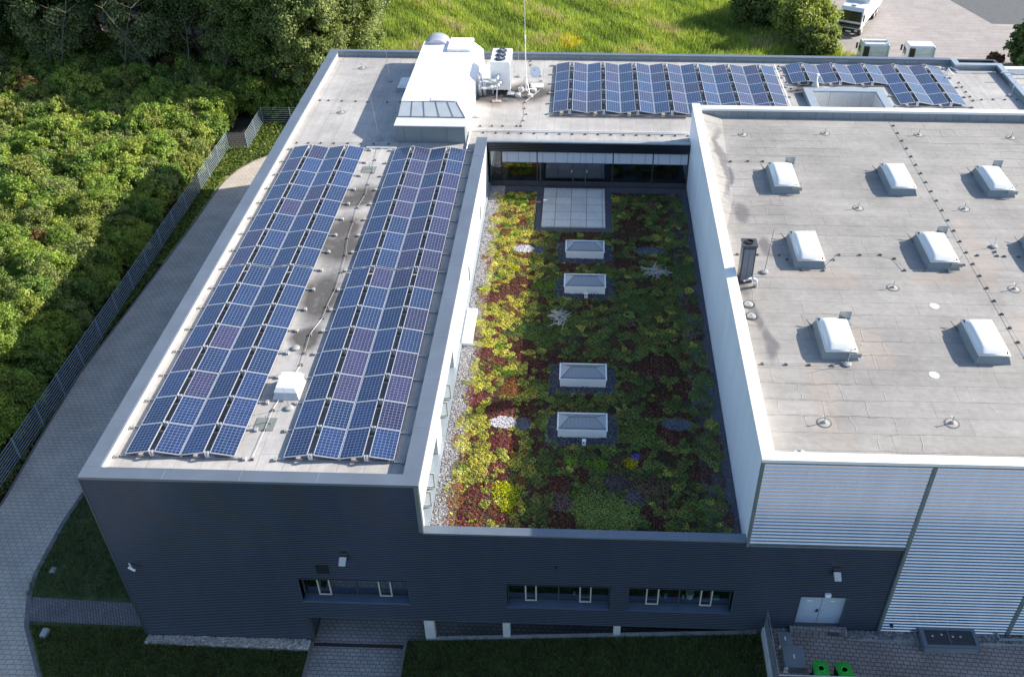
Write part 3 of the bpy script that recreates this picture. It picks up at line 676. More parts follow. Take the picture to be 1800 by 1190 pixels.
# flue box
t=empty('flue_box',(26.95,12.3,11.65),'dark upright flue box with round outlet on the hall roof edge','flue')
MB().box(26.62,27.24,12.02,12.62,11.65,13.62).build('housing',M['darkgrey'],t,bevel=.01)
MB().box(26.69,26.92,12.0,12.02,11.75,13.5).box(26.94,27.17,12.0,12.02,11.75,13.5).build('door_panel',M['coping'],t)
MB().box(26.58,27.28,11.98,12.66,13.62,13.70).build('top_plate',M['darkgrey'],t)
MB().lathe((26.93,12.32,13.70),[(.20,0),(.20,.06),(.15,.06),(.15,.01)],20).build('outlet',M['black'],t)
t=empty('vent_pipe',(27.35,11.7,11.65),'shiny bent vent pipe in front of the dark flue box','pipe')
MB().tube((27.35,11.7,11.65),(27.35,11.7,12.05),.09,n=12).tube((27.35,11.7,12.02),(27.1,11.62,12.2),.09,n=12).tube((27.1,11.62,12.2),(26.75,11.5,12.1),.05,n=10).build('pipe',M['steel'],t,smooth=True)

# ------------------------------------------------------------------ garden skylights
GS=[(18.33,21.2,20.52,22.35),(18.33,17.65,20.56,18.85),(18.30,9.85,20.53,11.0),(18.30,6.33,20.52,7.42)]
for i,(x0,y0,x1,y1) in enumerate(GS):
    k=MB().box(x0,x1,y0,y1,6.82,7.28).build('skylight',M['white'],OB,bevel=.015)
    MB().box(x0-.04,x1+.04,y0-.04,y1+.04,7.28,7.34).build('rim',M['white'],k)
    a=(x0+.03,x1-.03,y0+.03,y1-.03); zc=7.34; r=.5
    ym=(y0+y1)/2; A=[(a[0],a[2],zc),(a[1],a[2],zc),(a[1],a[3],zc),(a[0],a[3],zc)]; R0=(a[0]+r,ym,zc+.28); R1=(a[1]-r,ym,zc+.28)
    MB().quad(A[0],A[1],R1,R0).quad(A[2],A[3],R0,R1).quad(A[1],A[2],R1,R1).quad(A[3],A[0],R0,R0).build('hip_glazing',M['hipglass'],k)
    bb=MB()
    for p,q in ((A[0],R0),(A[1],R1),(A[2],R1),(A[3],R0),(R0,R1)): bb.tube(p,q,.022,n=6)
    nb=12
    for q in range(1,nb): 
        x=a[0]+(a[1]-a[0])*q/nb
        top=min(1,min((x-a[0])/r,(a[1]-x)/r)); bb.tube((x,a[2],zc),(x,a[2]+(ym-a[2])*top,zc+.28*top),.007,n=4)
    bb.box(a[0],a[1],a[2]-.02,a[2]+.03,7.34,7.38).build('glazing_bar',M['coping'],k)
for (x,y),lb in (((19.52,17.3),'second'),((19.5,5.85),'front')):
    t=empty('garden_vent',(x,y,6.8),'small white vent box in front of the %s garden skylight'%lb,'vent')
    MB().box(x-.09,x+.09,y-.08,y+.08,6.82,7.16).build('housing',M['white'],t,bevel=.01); MB().lathe((x-.02,y-.09,7.06),[(.04,0),(.04,.012)],12,'Y').build('opening',M['black'],t)
tag(MB().box(13.20,13.72,12.85,15.83,6.82,7.04).build('bench_slab',M['white_coping']),'long white slab against the west courtyard wall','slab')
tag(MB().box(16.75,20.65,24.6,29.3,6.80,6.93).build('terrace_slabs',M['slab']),'pale square stone slabs in front of the glazed courtyard wall','terrace')

# ------------------------------------------------------------------ plant housing, chiller, mast, dish
t=empty('plant_housing',(9.5,36,9.85),'large white ventilation housing with sloped grey front on the office roof','ventilation unit')
MB().box(7.35,11.75,29.6,30.8,9.85,10.98).build('front_box',M['stained'],t)
MB().box(7.30,11.80,29.55,30.8,10.98,11.03).build('ledge',M['cover'],t)
b=MB(); n=len(b.v)
b.v+=[(7.32,30.8,9.85),(11.70,30.8,9.85),(11.70,30.8,11.05),(7.32,30.8,11.05),(7.42,32.0,11.55),(11.05,32.0,11.55),(11.75,42.6,9.85),(7.32,42.6,9.85),(11.05,42.6,11.55),(7.42,42.6,11.55),(11.70,32.0,11.0),(11.75,42.6,11.0)]
b.f+=[(0,1,2,3),(4,5,8,9),(1,6,11,10,2),(2,10,5),(10,11,8,5),(0,3,4,9,7),(6,7,9,8,11)]
b.build('casing',M['white'],t)
b=MB().quad((7.34,30.79,11.06),(11.68,30.79,11.06),(11.03,31.99,11.565),(7.44,31.99,11.565)); b.build('sloped_louvre',M['glazing'],t)
b=MB()
for f_ in (0,.2,.4,.62,.83,1): b.tube((7.36+f_*4.3,30.78,11.08),(7.44+f_*3.58,31.98,11.58),.013,n=5)
b.tube((7.32,30.78,11.08),(11.7,30.78,11.08),.018,n=6).tube((7.42,32,11.58),(11.05,32,11.58),.018,n=6).build('frame_bar',M['darkgrey'],t)
MB().box(9.35,11.05,40.6,42.9,11.55,11.75).build('roof_box',M['white'],t,bevel=.01)
MB().box(9.3,10.9,32.15,32.7,11.55,11.60).build('access_panel',M['white'],t,bevel=.01)
b=MB(); m=len(b.v); nn=14
for yy in (42.0,43.5):
    for i in range(nn+1):
        a=PI*i/nn; b.v.append((8.35-.85*math.cos(a),yy,11.25+.62*math.sin(a)))
for i in range(nn): b.f.append((m+i,m+i+1,m+nn+2+i,m+nn+1+i))
b.f.append(tuple(m+i for i in range(nn+1))); b.f.append(tuple(m+nn+1+i for i in reversed(range(nn+1))))
b.build('round_duct',simple('duct sheet',(.42,.43,.50),.35,.3),t)
sm=MB()
for y in (33.6,35.4,37.2,39.0): sm.box(7.42,11.05,y,y+.02,11.552,11.562)
for x in (8.6,9.8): sm.box(x,x+.02,32.7,40.6,11.552,11.562)
sm.build('casing_seam',M['cover'],t)
for x0,x1 in ((9.0,9.02),): MB().box(x0,x1,29.585,29.6,9.9,10.95).box(7.9,7.92,29.585,29.6,9.9,10.95).box(10.6,10.62,29.585,29.6,9.9,10.95).build('seam',M['coping'],t)
t=empty('roof_skylight',(6.5,38.3,9.85),'small blue glazed skylight in shade beside the plant housing','skylight')
MB().frustum((6.0,7.2,37.3,39.4),(6.12,7.1,37.45,39.25),9.85,10.12).build('kerb',M['stained'],t); MB().frustum((6.1,7.12,37.42,39.28),(6.3,6.95,37.7,39.0),10.12,10.26).build('dome',M['dome'],t,bevel=.03)
t=empty('roof_hatch',(6.6,5.7,9.85),'small white box hatch between the front ends of the west solar arrays','roof hatch')
MB().frustum((6.08,7.25,5.05,6.35),(6.22,7.12,5.25,6.3),9.85,10.18).build('kerb',M['cover'],t,bevel=.01); MB().frustum((6.16,7.20,5.14,6.38),(6.24,7.06,5.3,6.34),10.18,10.36).build('lid',M['white'],t,bevel=.02)
for (x,y),lb in (((6.2,3.55),'in front of the white hatch'),((6.3,25.9),'near the back between the west arrays')):
    t=empty('drain_grate',(x,y,9.85),'square grey drain mat '+lb,'drain mat'); MB().box(x-.42,x+.42,y-.38,y+.38,9.85,9.875).build('mat',simple('mat',(.17,.19,.18),.9),t); MB().tube((x+.05,y+.1,9.87),(x+.05,y+.1,10.25),.02).tube((x+.05,y+.1,9.88),(x+.25,y+.0,9.9),.015).build('pin',M['steel'],t)

t=empty('cooling_unit',(13.4,38.6,9.85),'white upright cooling unit with three round fans on top','cooling unit')
MB().box(12.72,14.08,37.3,39.85,10.15,12.15).build('cabinet',M['white'],t,bevel=.02)
MB().box(14.085,14.10,37.4,39.75,10.3,11.9).build('side_grille',M['louvre'],t)
MB().box(12.78,12.88,37.35,39.8,9.85,10.15).box(13.92,14.02,37.35,39.8,9.85,10.15).box(13.85,14.35,36.9,37.3,9.95,10.02).build('support',M['alu'],t)
for y in (37.85,38.55,39.3):
    f=MB().lathe((13.4,y,12.15),[(.36,0),(.36,.07),(.30,.10),(.28,.04)],20).build('fan',M['darkgrey'],t)
    fb=MB()
    for k in range(5):
        a=2*PI*k/5; fb.quad((13.4,y,12.225),(13.4+.26*math.cos(a),y+.26*math.sin(a),12.20),(13.4+.26*math.cos(a+.7),y+.26*math.sin(a+.7),12.25),(13.4,y,12.225))
    fb.lathe((13.4,y,12.2),[(.06,0),(.05,.05)],10).build('blade',M['steel'],f)
t=empty('pipework',(12.9,36.9,9.85),'insulated silver pipes in front of the three-fan cooling unit','pipes')
b=MB(); rr=.14
b.path([(13.2,37.35,11.15),(13.2,37.0,11.2),(13.15,36.85,11.0),(12.2,36.85,11.0),(12.0,36.9,10.9)],rr,12).path([(13.3,37.35,10.75),(13.35,36.9,10.75),(13.0,36.8,10.55),(12.0,36.8,10.5)],rr,12).path([(12.0,36.9,9.9),(12.0,36.9,11.0),(12.05,37.0,11.5)],rr*.95,12).path([(12.3,37.0,9.9),(12.3,37.0,10.9)],rr*.9,12)
b.build('pipe',M['alu'],t,smooth=True)
MB().box(12.9,13.5,35.85,36.15,9.85,9.92).build('paver',simple('reddish slab',(.5,.36,.28),.8),t)
MB().tube((13.2,36.0,9.9),(13.2,36.75,10.7),.02).build('stay',M['steel'],t)
t=empty('antenna_mast',(15.15,37.45,9.85),'tall white antenna mast on a tripod weighted with four round blocks','antenna')
MB().tube((15.15,37.45,10.1),(15.15,37.45,13.8),.035,.03,8).tube((15.15,37.45,13.8),(15.15,37.4,16.6),.018,.010,6).tube((15.15,37.45,13.7),(15.15,37.45,14.0),.05,.05,8).build('pole',M['white'],t)
b=MB(); feet=[(14.62,36.95),(15.45,36.90),(14.75,38.0),(15.66,37.85)]
for x,y in feet: b.tube((15.15,37.45,11.1),(x,y,10.02),.028,n=6).tube((15.15,37.45,10.15),(x,y,10.05),.022,n=6)
b.build('strut',M['alu'],t)
for x,y in feet: MB().lathe((x,y,9.85),[(.19,0),(.20,.04),(.20,.18),(.16,.21)],16).build('weight',simple('pinkish concrete',(.55,.5,.46),.8) if 'pw' not in M else M['pw'],t)
t=empty('satellite_dish',(15.85,38.7,9.85),'round grey satellite dish on a weighted frame beside the mast','satellite dish')
b=MB(); m=len(b.v); nr,na=6,24
ax=Vector((-.15,-.75,.62)).normalized(); u=ax.orthogonal().normalized(); w=ax.cross(u); C=Vector((15.78,38.75,10.85))
for i in range(nr+1):
    r=.42*i/nr
    for j in range(na):
        a=2*PI*j/na; q=C+u*r*math.cos(a)+w*r*math.sin(a)+ax*(.55*r*r); b.v.append(tuple(q))
for i in range(nr):
    for j in range(na): k=(j+1)%na; b.f.append((m+i*na+j,m+i*na+k,m+(i+1)*na+k,m+(i+1)*na+j))
d_=b.build('reflector',simple('dish grey',(.85,.86,.88),.45,.0),t,smooth=True); s_=d_.modifiers.new('solid','SOLIDIFY'); s_.thickness=.02
MB().tube(tuple(C),(15.9,38.9,10.0),.03).tube(tuple(C-w*.35),tuple(C+ax*.45),.012,n=5).box(15.4,16.3,38.35,39.1,9.85,9.93).build('frame',M['cover'],t)
MB().lathe(tuple(C+ax*.45),[(.04,0),(.04,.06)],10).build('receiver',M['darkgrey'],t)
t=empty('exhaust_cowl',(35.6,39.15,9.85),'pale conical exhaust cowl in front of the second north array','exhaust')
MB().lathe((35.5,39.1,9.85),[(.30,0),(.24,.3),(.11,.5),(.09,.95)],16).build('pipe',M['cover'],t,smooth=True); MB().lathe((35.5,39.1,10.82),[(.17,0),(.17,.05),(.06,.12)],16).build('cap',M['cover'],t)
t=empty('roof_drain',(45.6,41.9,9.85),'small white three-legged roof fitting right of the last solar column','roof fitting')
MB().tube((45.6,41.9,9.85),(45.6,41.9,10.35),.05).tube((45.6,41.9,10.3),(45.25,41.7,9.88),.03).tube((45.6,41.9,10.3),(46.0,41.8,9.88),.03).tube((45.6,41.9,10.3),(45.6,42.3,9.88),.03).build('body',M['white'],t)
for pts,lb in (([(11.92,28.6,9.95),(11.92,31.4,9.95),(25.95,31.42,9.95)],'white conduit framing the courtyard edge of the north roof'),([(16.9,33.72,9.92),(26.0,33.76,9.92)],'grey rail along the front of the first north solar array'),([(33.22,43.1,9.95),(33.22,31.2,9.95)],'white conduit in the gap between the two north arrays'),([(46.2,43.1,9.95),(46.6,42.3,9.95),(49.2,42.3,9.95)],'white pipe in the notched back right corner of the roof'),([(5.62,28.72,9.92),(7.5,28.72,9.92)],'white cable tray linking the back ends of the west arrays')):
    tag(MB().path(pts,.045,6).build('conduit',M['white'] if 'white' in lb else M['darkgrey']),lb,'conduit','conduits on the office roof')

# ------------------------------------------------------------------ solar arrays
W_=.985; T=math.radians(10); CW=W_*math.cos(T); RS=W_*math.sin(T); LEN=1.648
ORD=['first','second','third','fourth','fifth','sixth','seventh','eighth','ninth','tenth','eleventh','twelfth','thirteenth','fourteenth','fifteenth','sixteenth']
fr=MB(); fr.box(0,W_,0,.024,0,.04).box(0,W_,LEN-.024,LEN,0,.04).box(0,.024,.024,LEN-.024,0,.04).box(W_-.024,W_,.024,LEN-.024,0,.04)
proto=bpy.data.objects.new('solar_panel',None); col.objects.link(proto); proto.empty_display_size=.2
fr.build('frame',M['alu'],proto,local=True)
gm={}
def cells(mat):
    me=MB(); me.v=[(0,0,0),(.936,0,0),(.936,1.596,0),(0,1.596,0),(0,0,-.012),(.936,0,-.012),(.936,1.596,-.012),(0,1.596,-.012)]
    me.f=[(0,1,2,3),(7,6,5,4),(0,4,5,1),(1,5,6,2),(2,6,7,3),(3,7,4,0)]
    o=me.build('cell_sheet',mat,None,local=True); o.location=(.0245,.026,.034); return o
cb=cells(M['pv_blue']); cv=cells(M['pv_violet']).data; cb.parent=proto
cvobj=[o for o in col.objects if o.data==cv][0]; bpy.data.objects.remove(cvobj)
first=[True]
def panel(x,y,z,rising,violet,label,group):
    if first[0]: o=proto; first[0]=False
    else: o=copy_tree(proto)
    o.location=(x,y,z if rising else z+RS); o.rotation_euler=(0,-T if rising else T,0)
    tone='violet' if violet else 'blue'
    for c in o.children:
        if c.name.startswith('cell_sheet'): c.data=cv if violet else cb.data
    tag(o,tone+' '+label,'solar panel',group)
def rail(x0,x1,y,z,clamps,label,group):
    t=empty('mounting_rail',(x0,y,z),label,'mounting rail',group)
    b=MB().box(x0-.35,x1+.32,y-.03,y+.03,z-.09,z-.045); b.build('bar',M['steel'],t)
    for xx in (x0-.40,x1+.32):
        MB().box(xx,xx+.12,y-.10,y+.10,z-.115,z-.02).build('foot',M['ballast'],t)
    for xc in clamps: MB().box(xc-.07,xc-.01,y-.05,y+.05,z+.05,z+RS+.07).box(xc+.03,xc+.10,y-.05,y+.05,z+.05,z+RS+.07).box(xc-.07,xc+.10,y-.04,y+.04,z-.045,z+.05).build('clamp',M['alu'],t)
rows_y=[1.516+1.6786*k for k in range(8)]+[15.022+1.6786*k for k in range(8)]
ZP=9.97
for bi,(xa,nm,vio) in enumerate(((1.141,'left',(.15,.2,.12,.12)),(7.516,'right',(.03,.6,.35,.6)))):
    cols=[(xa,True),(xa+CW+.245,False),(xa+2*CW+.285,True),(xa+3*CW+.53,False)]
    for ci,(x,rise) in enumerate(cols):
        for ri,y in enumerate(rows_y):
            v_=random.random()<vio[ci] if ri<15 else ci==1
            panel(x,y,ZP,rise,v_,'solar panel, %s from the front in the %s column of the %s west array'%(ORD[ri],ORD[ci],nm),'solar panels of the %s west array'%nm)
    ys=[rows_y[0]-.0]+[y-.015 for y in rows_y[1:8]]+[14.98]+[y-.015 for y in rows_y[9:]]+[rows_y[-1]+LEN]
    for ri,y in enumerate(ys):
        rail(xa,xa+4*CW+.53,y,ZP,[xa+CW+.11,xa+3*CW+.40],'steel mounting rail under the %s west array, %s from the front'%(nm,(ORD+['seventeenth'])[ri]),'mounting rails of the west arrays')
# dark membrane strips seen in the open gaps
ncols=[]; x=17.14; PN=2.278; gp=PN-2*CW-.04
NY=[34.15+1.6786*k for k in range(5)]
cl_=[]
for k in range(7):
    cl_.append((17.14+k*PN,True)); cl_.append((17.14+k*PN+CW+gp,False))
for ci,(x,rise) in enumerate(cl_):
    for ri,y in enumerate(NY):
        panel(x,y,ZP,rise,random.random()<(.45 if rise else .7),'solar panel, %s from the front in the %s column of the long north array'%(ORD[ri],ORD[ci]),'solar panels of the long north array')
for ri,y in enumerate(NY+[NY[-1]+LEN]):
    rail(17.14,33.1,y-.015,ZP,[17.14+k*PN+CW+gp/2-.02 for k in range(7)],'steel mounting rail under the long north array, %s from the front'%ORD[ri],'mounting rails of the north arrays')
SX=33.98; PS=2.262; gs=PS-2*CW-.04
c2=[]
for k in range(5): c2.append((SX+k*PS,True)); c2.append((SX+k*PS+CW+gs,False))
for ci,(x,rise) in enumerate(c2):
    n=2 if ci<6-0 and ci<6 else 4
    for ri in range(n):
        y=42.95-LEN-ri*1.6786
        panel(x,y,ZP,rise,random.random()<.35,'solar panel, %s from the back in the %s column of the stepped north array'%(ORD[ri],ORD[ci]),'solar panels of the stepped north array')
for ri in range(5):
    y=42.95-ri*1.6786; x0=SX if ri<3 else SX+3*PS
    rail(x0,SX+5*PS-.04,y-.015,ZP,[SX+k*PS+CW+gs/2-.02 for k in range(0 if ri<3 else 3,5)],'steel mounting rail under the stepped north array, %s from the back'%ORD[ri],'mounting rails of the north arrays')
# ------------------------------------------------------------------ continued in second half
# ------------------------------------------------------------------ foliage helpers
def leaf_mesh(name,P,S,C,mat,nrm=None,up=0.0,elong=1.5,parent=None,spread=1.0):
    """P (n,3) centres, S (n,) sizes, C (n,3) colours: one small bent leaf (a rhombus) per point"""
    n=len(P); d=RNG.normal(size=(n,3)); d/=np.linalg.norm(d,axis=1)[:,None]
    if nrm is not None:
        d=nrm+d*spread; d/=np.linalg.norm(d,axis=1)[:,None]
    d[:,2]=np.abs(d[:,2])+up; d/=np.linalg.norm(d,axis=1)[:,None]
    r=RNG.normal(size=(n,3)); u=np.cross(d,r); u/=np.linalg.norm(u,axis=1)[:,None]; w=np.cross(d,u)
    s=S[:,None]*.5
    V=np.empty((n,4,3)); V[:,0]=P-u*s*elong; V[:,1]=P-w*s+d*s*.25; V[:,2]=P+u*s*elong; V[:,3]=P+w*s+d*s*.25
    return raw_quads(name,V,C,mat,parent)
def raw_quads(name,V,C,mat,parent=None):
    n=len(V); me=bpy.data.meshes.new(name)
    me.vertices.add(n*4); me.vertices.foreach_set('co',V.reshape(-1).astype(np.float32))
    me.loops.add(n*4); me.loops.foreach_set('vertex_index',np.arange(n*4,dtype=np.int32))
    me.polygons.add(n); me.polygons.foreach_set('loop_start',np.arange(0,n*4,4,dtype=np.int32))
    try: me.polygons.foreach_set('loop_total',np.full(n,4,dtype=np.int32))
    except Exception: pass
    me.update(calc_edges=True)
    ca=me.color_attributes.new('Col','FLOAT_COLOR','POINT'); cc=np.ones((n,4,4),dtype=np.float32); cc[:,:,:3]=C[:,None,:]
    ca.data.foreach_set('color',cc.reshape(-1)); me.materials.append(mat)
    o=bpy.data.objects.new(name,me); col.objects.link(o)
    if parent is not None: o.parent=parent
    return o
def blades(name,P,H,Wd,C,mat,lean=.35,parent=None):
    n=len(P); a=RNG.uniform(0,2*PI,n); t=np.stack([np.cos(a),np.sin(a),np.zeros(n)],1)
    ln=RNG.normal(size=(n,2))*lean; V=np.empty((n,4,3)); up=np.stack([ln[:,0]*H,ln[:,1]*H,H],1)
    V[:,0]=P-t*Wd[:,None]/2; V[:,1]=P+t*Wd[:,None]/2; V[:,2]=P+up+t*Wd[:,None]*.12; V[:,3]=P+up-t*Wd[:,None]*.12
    return raw_quads(name,V,C,mat,parent)
def jit(c,n,v=.25): 
    c=np.array(c)[None,:]; k=RNG.uniform(1-v,1+v,(n,1)); h=RNG.uniform(1-v*.35,1+v*.35,(n,3)); return c*k*h
def shell(n,rx,ry,rz,lump,seed,fill=.25,nl=14):
    """points through the outer volume of a lumpy crown made of many overlapping leaf clumps"""
    r=np.random.default_rng(seed); nl=int(nl*2.2); lump*=.80
    d=r.normal(size=(nl*6,3)); d/=np.linalg.norm(d,axis=1)[:,None]
    m=nl*6; q=r.uniform(.35,1.0,m)**.5
    cc=d*q[:,None]*np.array([rx,ry,rz]); cc=cc[cc[:,2]>-rz*.75]
    m=len(cc); cr=lump*r.uniform(.55,1.25,m)
    idx=r.integers(0,m,n); e=r.normal(size=(n,3)); e/=np.linalg.norm(e,axis=1)[:,None]
    rad=cr[idx]*r.uniform(.1,1.3,n); P=cc[idx]+e*rad[:,None]*np.array([1,1,.75]); tone=r.uniform(.75,1.25,m)[idx]
    return P,e,tone,cc
def limb_mesh(h,spread,seed,trunk_r,nl=9,lean=(0,0)):
    r=random.Random(seed); b=MB(); pts=[Vector((0,0,-.2))]; k=6
    for i in range(1,k+1):
        f=i/k; pts.append(Vector((lean[0]*f*h+r.uniform(-.15,.15),lean[1]*f*h+r.uniform(-.15,.15),h*.85*f)))
    for i in range(k): b.tube(pts[i],pts[i+1],trunk_r*(1-.85*i/k),trunk_r*(1-.85*(i+1)/k),9)
    for i in range(nl):
        f=r.uniform(.25,.95); j=min(k-1,int(f*k)); p=pts[j].lerp(pts[j+1],f*k-j); a=r.uniform(0,2*PI)
        q=p+Vector((math.cos(a)*spread*.45,math.sin(a)*spread*.45,r.uniform(.3,1.4)*spread*.25)); e=q+Vector((math.cos(a+.3)*spread*.4,math.sin(a+.3)*spread*.4,r.uniform(.2,1)*spread*.25))
        rr=trunk_r*(1-.8*f)*.5; b.tube(p,q,rr,rr*.6,6).tube(q,e,rr*.6,rr*.2,5)
    return b
TREECOL=[(.17,.225,.062),(.13,.185,.055),(.225,.26,.11),(.115,.165,.052),(.25,.29,.105)]
def make_tree(h,rx,rz,leaves,size,colr,seed,trunk_r=.22,lean=(0,0),low=.45,name='tree',lump=None):
    t=bpy.data.objects.new(name,None); col.objects.link(t); t.empty_display_size=.5
    limb_mesh(h,rx*1.7,seed,trunk_r,12,lean).build('trunk',M['bark'],t,local=True)
    P,e,tone,_=shell(leaves,rx,rx*.95,rz,lump or rx*.30,seed,nl=16)
    P[:,2]+=h-rz*.95; P[:,0]+=lean[0]*h*.8; P[:,1]+=lean[1]*h*.8
    C=jit(colr,leaves,.3)*tone[:,None]
    leaf_mesh('crown',P,RNG.uniform(.7,1.3,leaves)*size,C,M['leaf'],nrm=e,spread=.9,parent=t)
    return t
kinds=[make_tree(15,3.8,6.3,62000,.155,TREECOL[0],101,.24,(.03,-.02)),
       make_tree(17,4.3,7.3,66000,.165,TREECOL[1],102,.28,(-.05,-.04)),
       make_tree(13,3.4,5.6,50000,.15,TREECOL[2],103,.18,(.06,-.08)),
       make_tree(16,3.9,5.2,48000,.155,TREECOL[3],104,.26,(-.02,-.1)),
       make_tree(12,3.2,5.6,62000,.14,TREECOL[4],105,.2,(.0,.0))]
KN=['olive green broadleaf tree','tall dark broadleaf tree','slender grey green leaning tree','high-crowned dark tree with bare lower trunk','full pale green tree']
TS=[ # x,y,kind,scale,where
(-5.6,56.5,4,1.05,'nearest the back left roof corner'),(-9.5,58.0,0,.95,'behind the fence corner'),(-13.0,60.5,4,1.0,'left of the fence corner, pale front edge'),(-2.8,61.0,4,1.0,'at the meadow edge behind the roof corner'),(-6.8,63,1,.85,'just behind the roof corner tree'),
(-17.5,62.5,3,.9,'in the dark middle of the wood'),(-22,61.5,2,1.0,'leaning over the shaded thicket, right of the gap'),(-26,63.5,3,1.0,'with a bare trunk left of the dark gap'),(-30.5,61.0,2,1.05,'second of the leaning trees along the wood edge'),(-35,63,1,.9,'deep in the left wood edge'),(-38.5,59.5,0,.95,'in the upper left corner'),(-43,62,2,1.1,'leaning in at the far left edge'),
(-14,66,1,1,'second row behind the fence corner'),(-19.5,69,0,1,'second row in the middle of the wood'),(-25,70,1,1,'second row right of the leaning pair'),(-31,69,3,1,'second row behind the leaning pair'),(-37,70,1,1.05,'second row at the left'),(-43,69,0,1,'second row at the far left'),(-9,69,0,1,'second row behind the roof corner'),(-4.2,68.5,2,.95,'second row at the meadow edge'),
(-49,64,1,1,'outermost left in the front row'),(-50,72,1,1,'outermost left in the second row'),(-12,75,1,1.05,'third row behind the roof corner'),(-20,77,3,1.05,'third row in the middle'),(-28,78,1,1.1,'third row left of the middle'),(-36,78,0,1.1,'third row at the left'),(-44,78,1,1.1,'third row at the far left'),(-6.5,76.5,0,1,'third row at the meadow edge'),(-33,74,1,1.1,'between the second and third rows at the left'),(-24,85,1,1.2,'farthest back in the middle of the wood'),(-4.4,84,4,1,'last one along the meadow edge')]
used=set()
for i,(x,y,k,s,w_) in enumerate(TS):
    t=kinds[k] if k not in used else copy_tree(kinds[k]); used.add(k)
    t.location=(x,y,0); t.scale=(s,s,s*random.uniform(.92,1.08)); t.rotation_euler=(0,0,random.choice((-1,1))*random.uniform(0,.5) if k in(2,3) else random.uniform(0,6.28))
    tag(t,KN[k]+' '+w_,'tree','trees of the wood beyond the fence')
def bare(x,y,h,lx,ly,seed,label):
    r=random.Random(seed); t=empty('bare_tree',(x,y,0),label,'dead tree','bare leaning trunks at the wood edge')
    b=MB(); p=Vector((x,y,0)); k=7; R0=.085
    for i in range(k):
        q=p+Vector((lx*h/k+r.uniform(-.12,.12),ly*h/k+r.uniform(-.12,.12),h/k)); b.tube(p,q,R0*(1-i/k*.8),R0*(1-(i+1)/k*.8),7)
        if i>1:
            for _ in range(3):
                a=r.uniform(0,6.28); l=r.uniform(.5,1.5); e=q+Vector((math.cos(a)*l,math.sin(a)*l,l*r.uniform(.2,.9))); b.tube(q,e,.026,.010,5)
                f=e+Vector((math.cos(a+.6)*l*.6,math.sin(a+.6)*l*.6,l*.4)); b.tube(e,f,.014,.006,4)
        p=q
    b.build('trunk',M['palebark'],t)
for i,(x,y,h,lx,ly,lb) in enumerate([(-17.2,57.2,8,.15,-.1,'rightmost, beside the dark gap'),(-19.6,58,9,-.35,-.2,'leaning left over the dark gap'),(-24.6,58.5,9,.45,-.25,'leaning right, forked'),(-30.5,58.4,10,.5,-.3,'long one leaning right under the left crowns'),(-14.0,57.8,6,.2,-.2,'short one behind the fence corner')]): bare(x,y,h,lx,ly,300+i,'pale bare trunk '+lb)
# ground shrubs of the thicket: one uncountable mass of overlapping bushes
def thicket():
    P_=[];E_=[];C_=[];S_=[]
    r=np.random.default_rng(5)
    cols=[(.30,.38,.075),(.26,.35,.075),(.35,.40,.09),(.21,.30,.075),(.29,.33,.115),(.27,.30,.08)]
    pts=[]
    y=11.0
    while y<66:
        x0=-12.0 if y<46 else (-11.9 if y<53.5 else -3.6); xl=-14.5-(y-5)*.62
        x=x0-r.uniform(.7,1.3)
        while x>xl-2: pts.append((x,y+r.uniform(-.7,.7))); x-=r.uniform(1.3,1.9)
        y+=1.45
    for (x,y) in pts:
        edge=((-12.0 if y<47.5 else -8)-x); h=r.uniform(1.6,2.4) if edge<2.2 else r.uniform(1.9,3.9)
        w=r.uniform(.9,1.5); n=int(6000*w*(.8+h/5)*(1.0 if y<40 else .7)); big=.088 if y<35 else .115
        P,e,tone,_=shell(n,w,w,h*.55,w*.36,int(r.integers(1e6)),nl=8)
        P[:,2]+=h*.55; P[:,0]+=x; P[:,1]+=y
        k=P[:,2]>.02; P=P[k];e=e[k];tone=tone[k]
        c=cols[r.integers(0,len(cols))]
        if r.random()<.015: c=(.26,.17,.07)
        P_.append(P);E_.append(e);C_.append(jit(c,len(P),.3)*tone[:,None]);S_.append(r.uniform(.6,1.3,len(P))*big)
    # dry reddish undergrowth right behind the fence
    m=26000; y=r.uniform(0,47,m); x=-10.99-r.uniform(0,1,m)**1.3*2.2; P_.append(np.stack([x,y,r.uniform(0,.35,m)],1)); E_.append(np.tile([0,0,1.0],(m,1)))
    C_.append(np.where(r.random((m,1))<.6,jit((.10,.055,.035),m,.4),jit((.09,.12,.03),m,.35))); S_.append(r.uniform(.07,.15,m))
    P=np.concatenate(P_)
    return leaf_mesh('thicket',P,np.concatenate(S_),np.concatenate(C_),M['leaf'],nrm=np.concatenate(E_),spread=.9)
tag(thicket(),'dense tangle of waist-high and taller green bushes between the fence and the wood','thicket',kind='stuff')
# distinct shrubs
def shrub(x,y,z,w,h,n,size,c,label,seed,name='shrub',group=None,cat='shrub'):
    t=bpy.data.objects.new(name,None); col.objects.link(t); t.location=(x,y,z)
    P,e,tone,cc=shell(n,w,w,h*.55,w*.36,seed,nl=8); P[:,2]+=h*.55; k=P[:,2]>0; P=P[k];e=e[k];tone=tone[k]
    leaf_mesh('foliage',P,RNG.uniform(.6,1.3,len(P))*size,jit(c,len(P),.3)*tone[:,None],M['leaf'],nrm=e,spread=.9,parent=t)
    b=MB(); r=random.Random(seed)
    for q in cc[:14]: b.tube((0,0,0),(q[0],q[1],q[2]+h*.55),.035,.012,5)
    b.build('stem',M['bark'],t,local=True); tag(t,label,cat,group); return t
shrub(-13.2,46.9,0,.6,1.0,1500,.12,(.16,.06,.045),'low reddish brown shrub by the jog in the fence',31)
shrub(-20.5,47.5,0,1.0,2.8,3500,.16,(.20,.12,.045),'rusty orange young shrub rising above the shaded thicket',32)
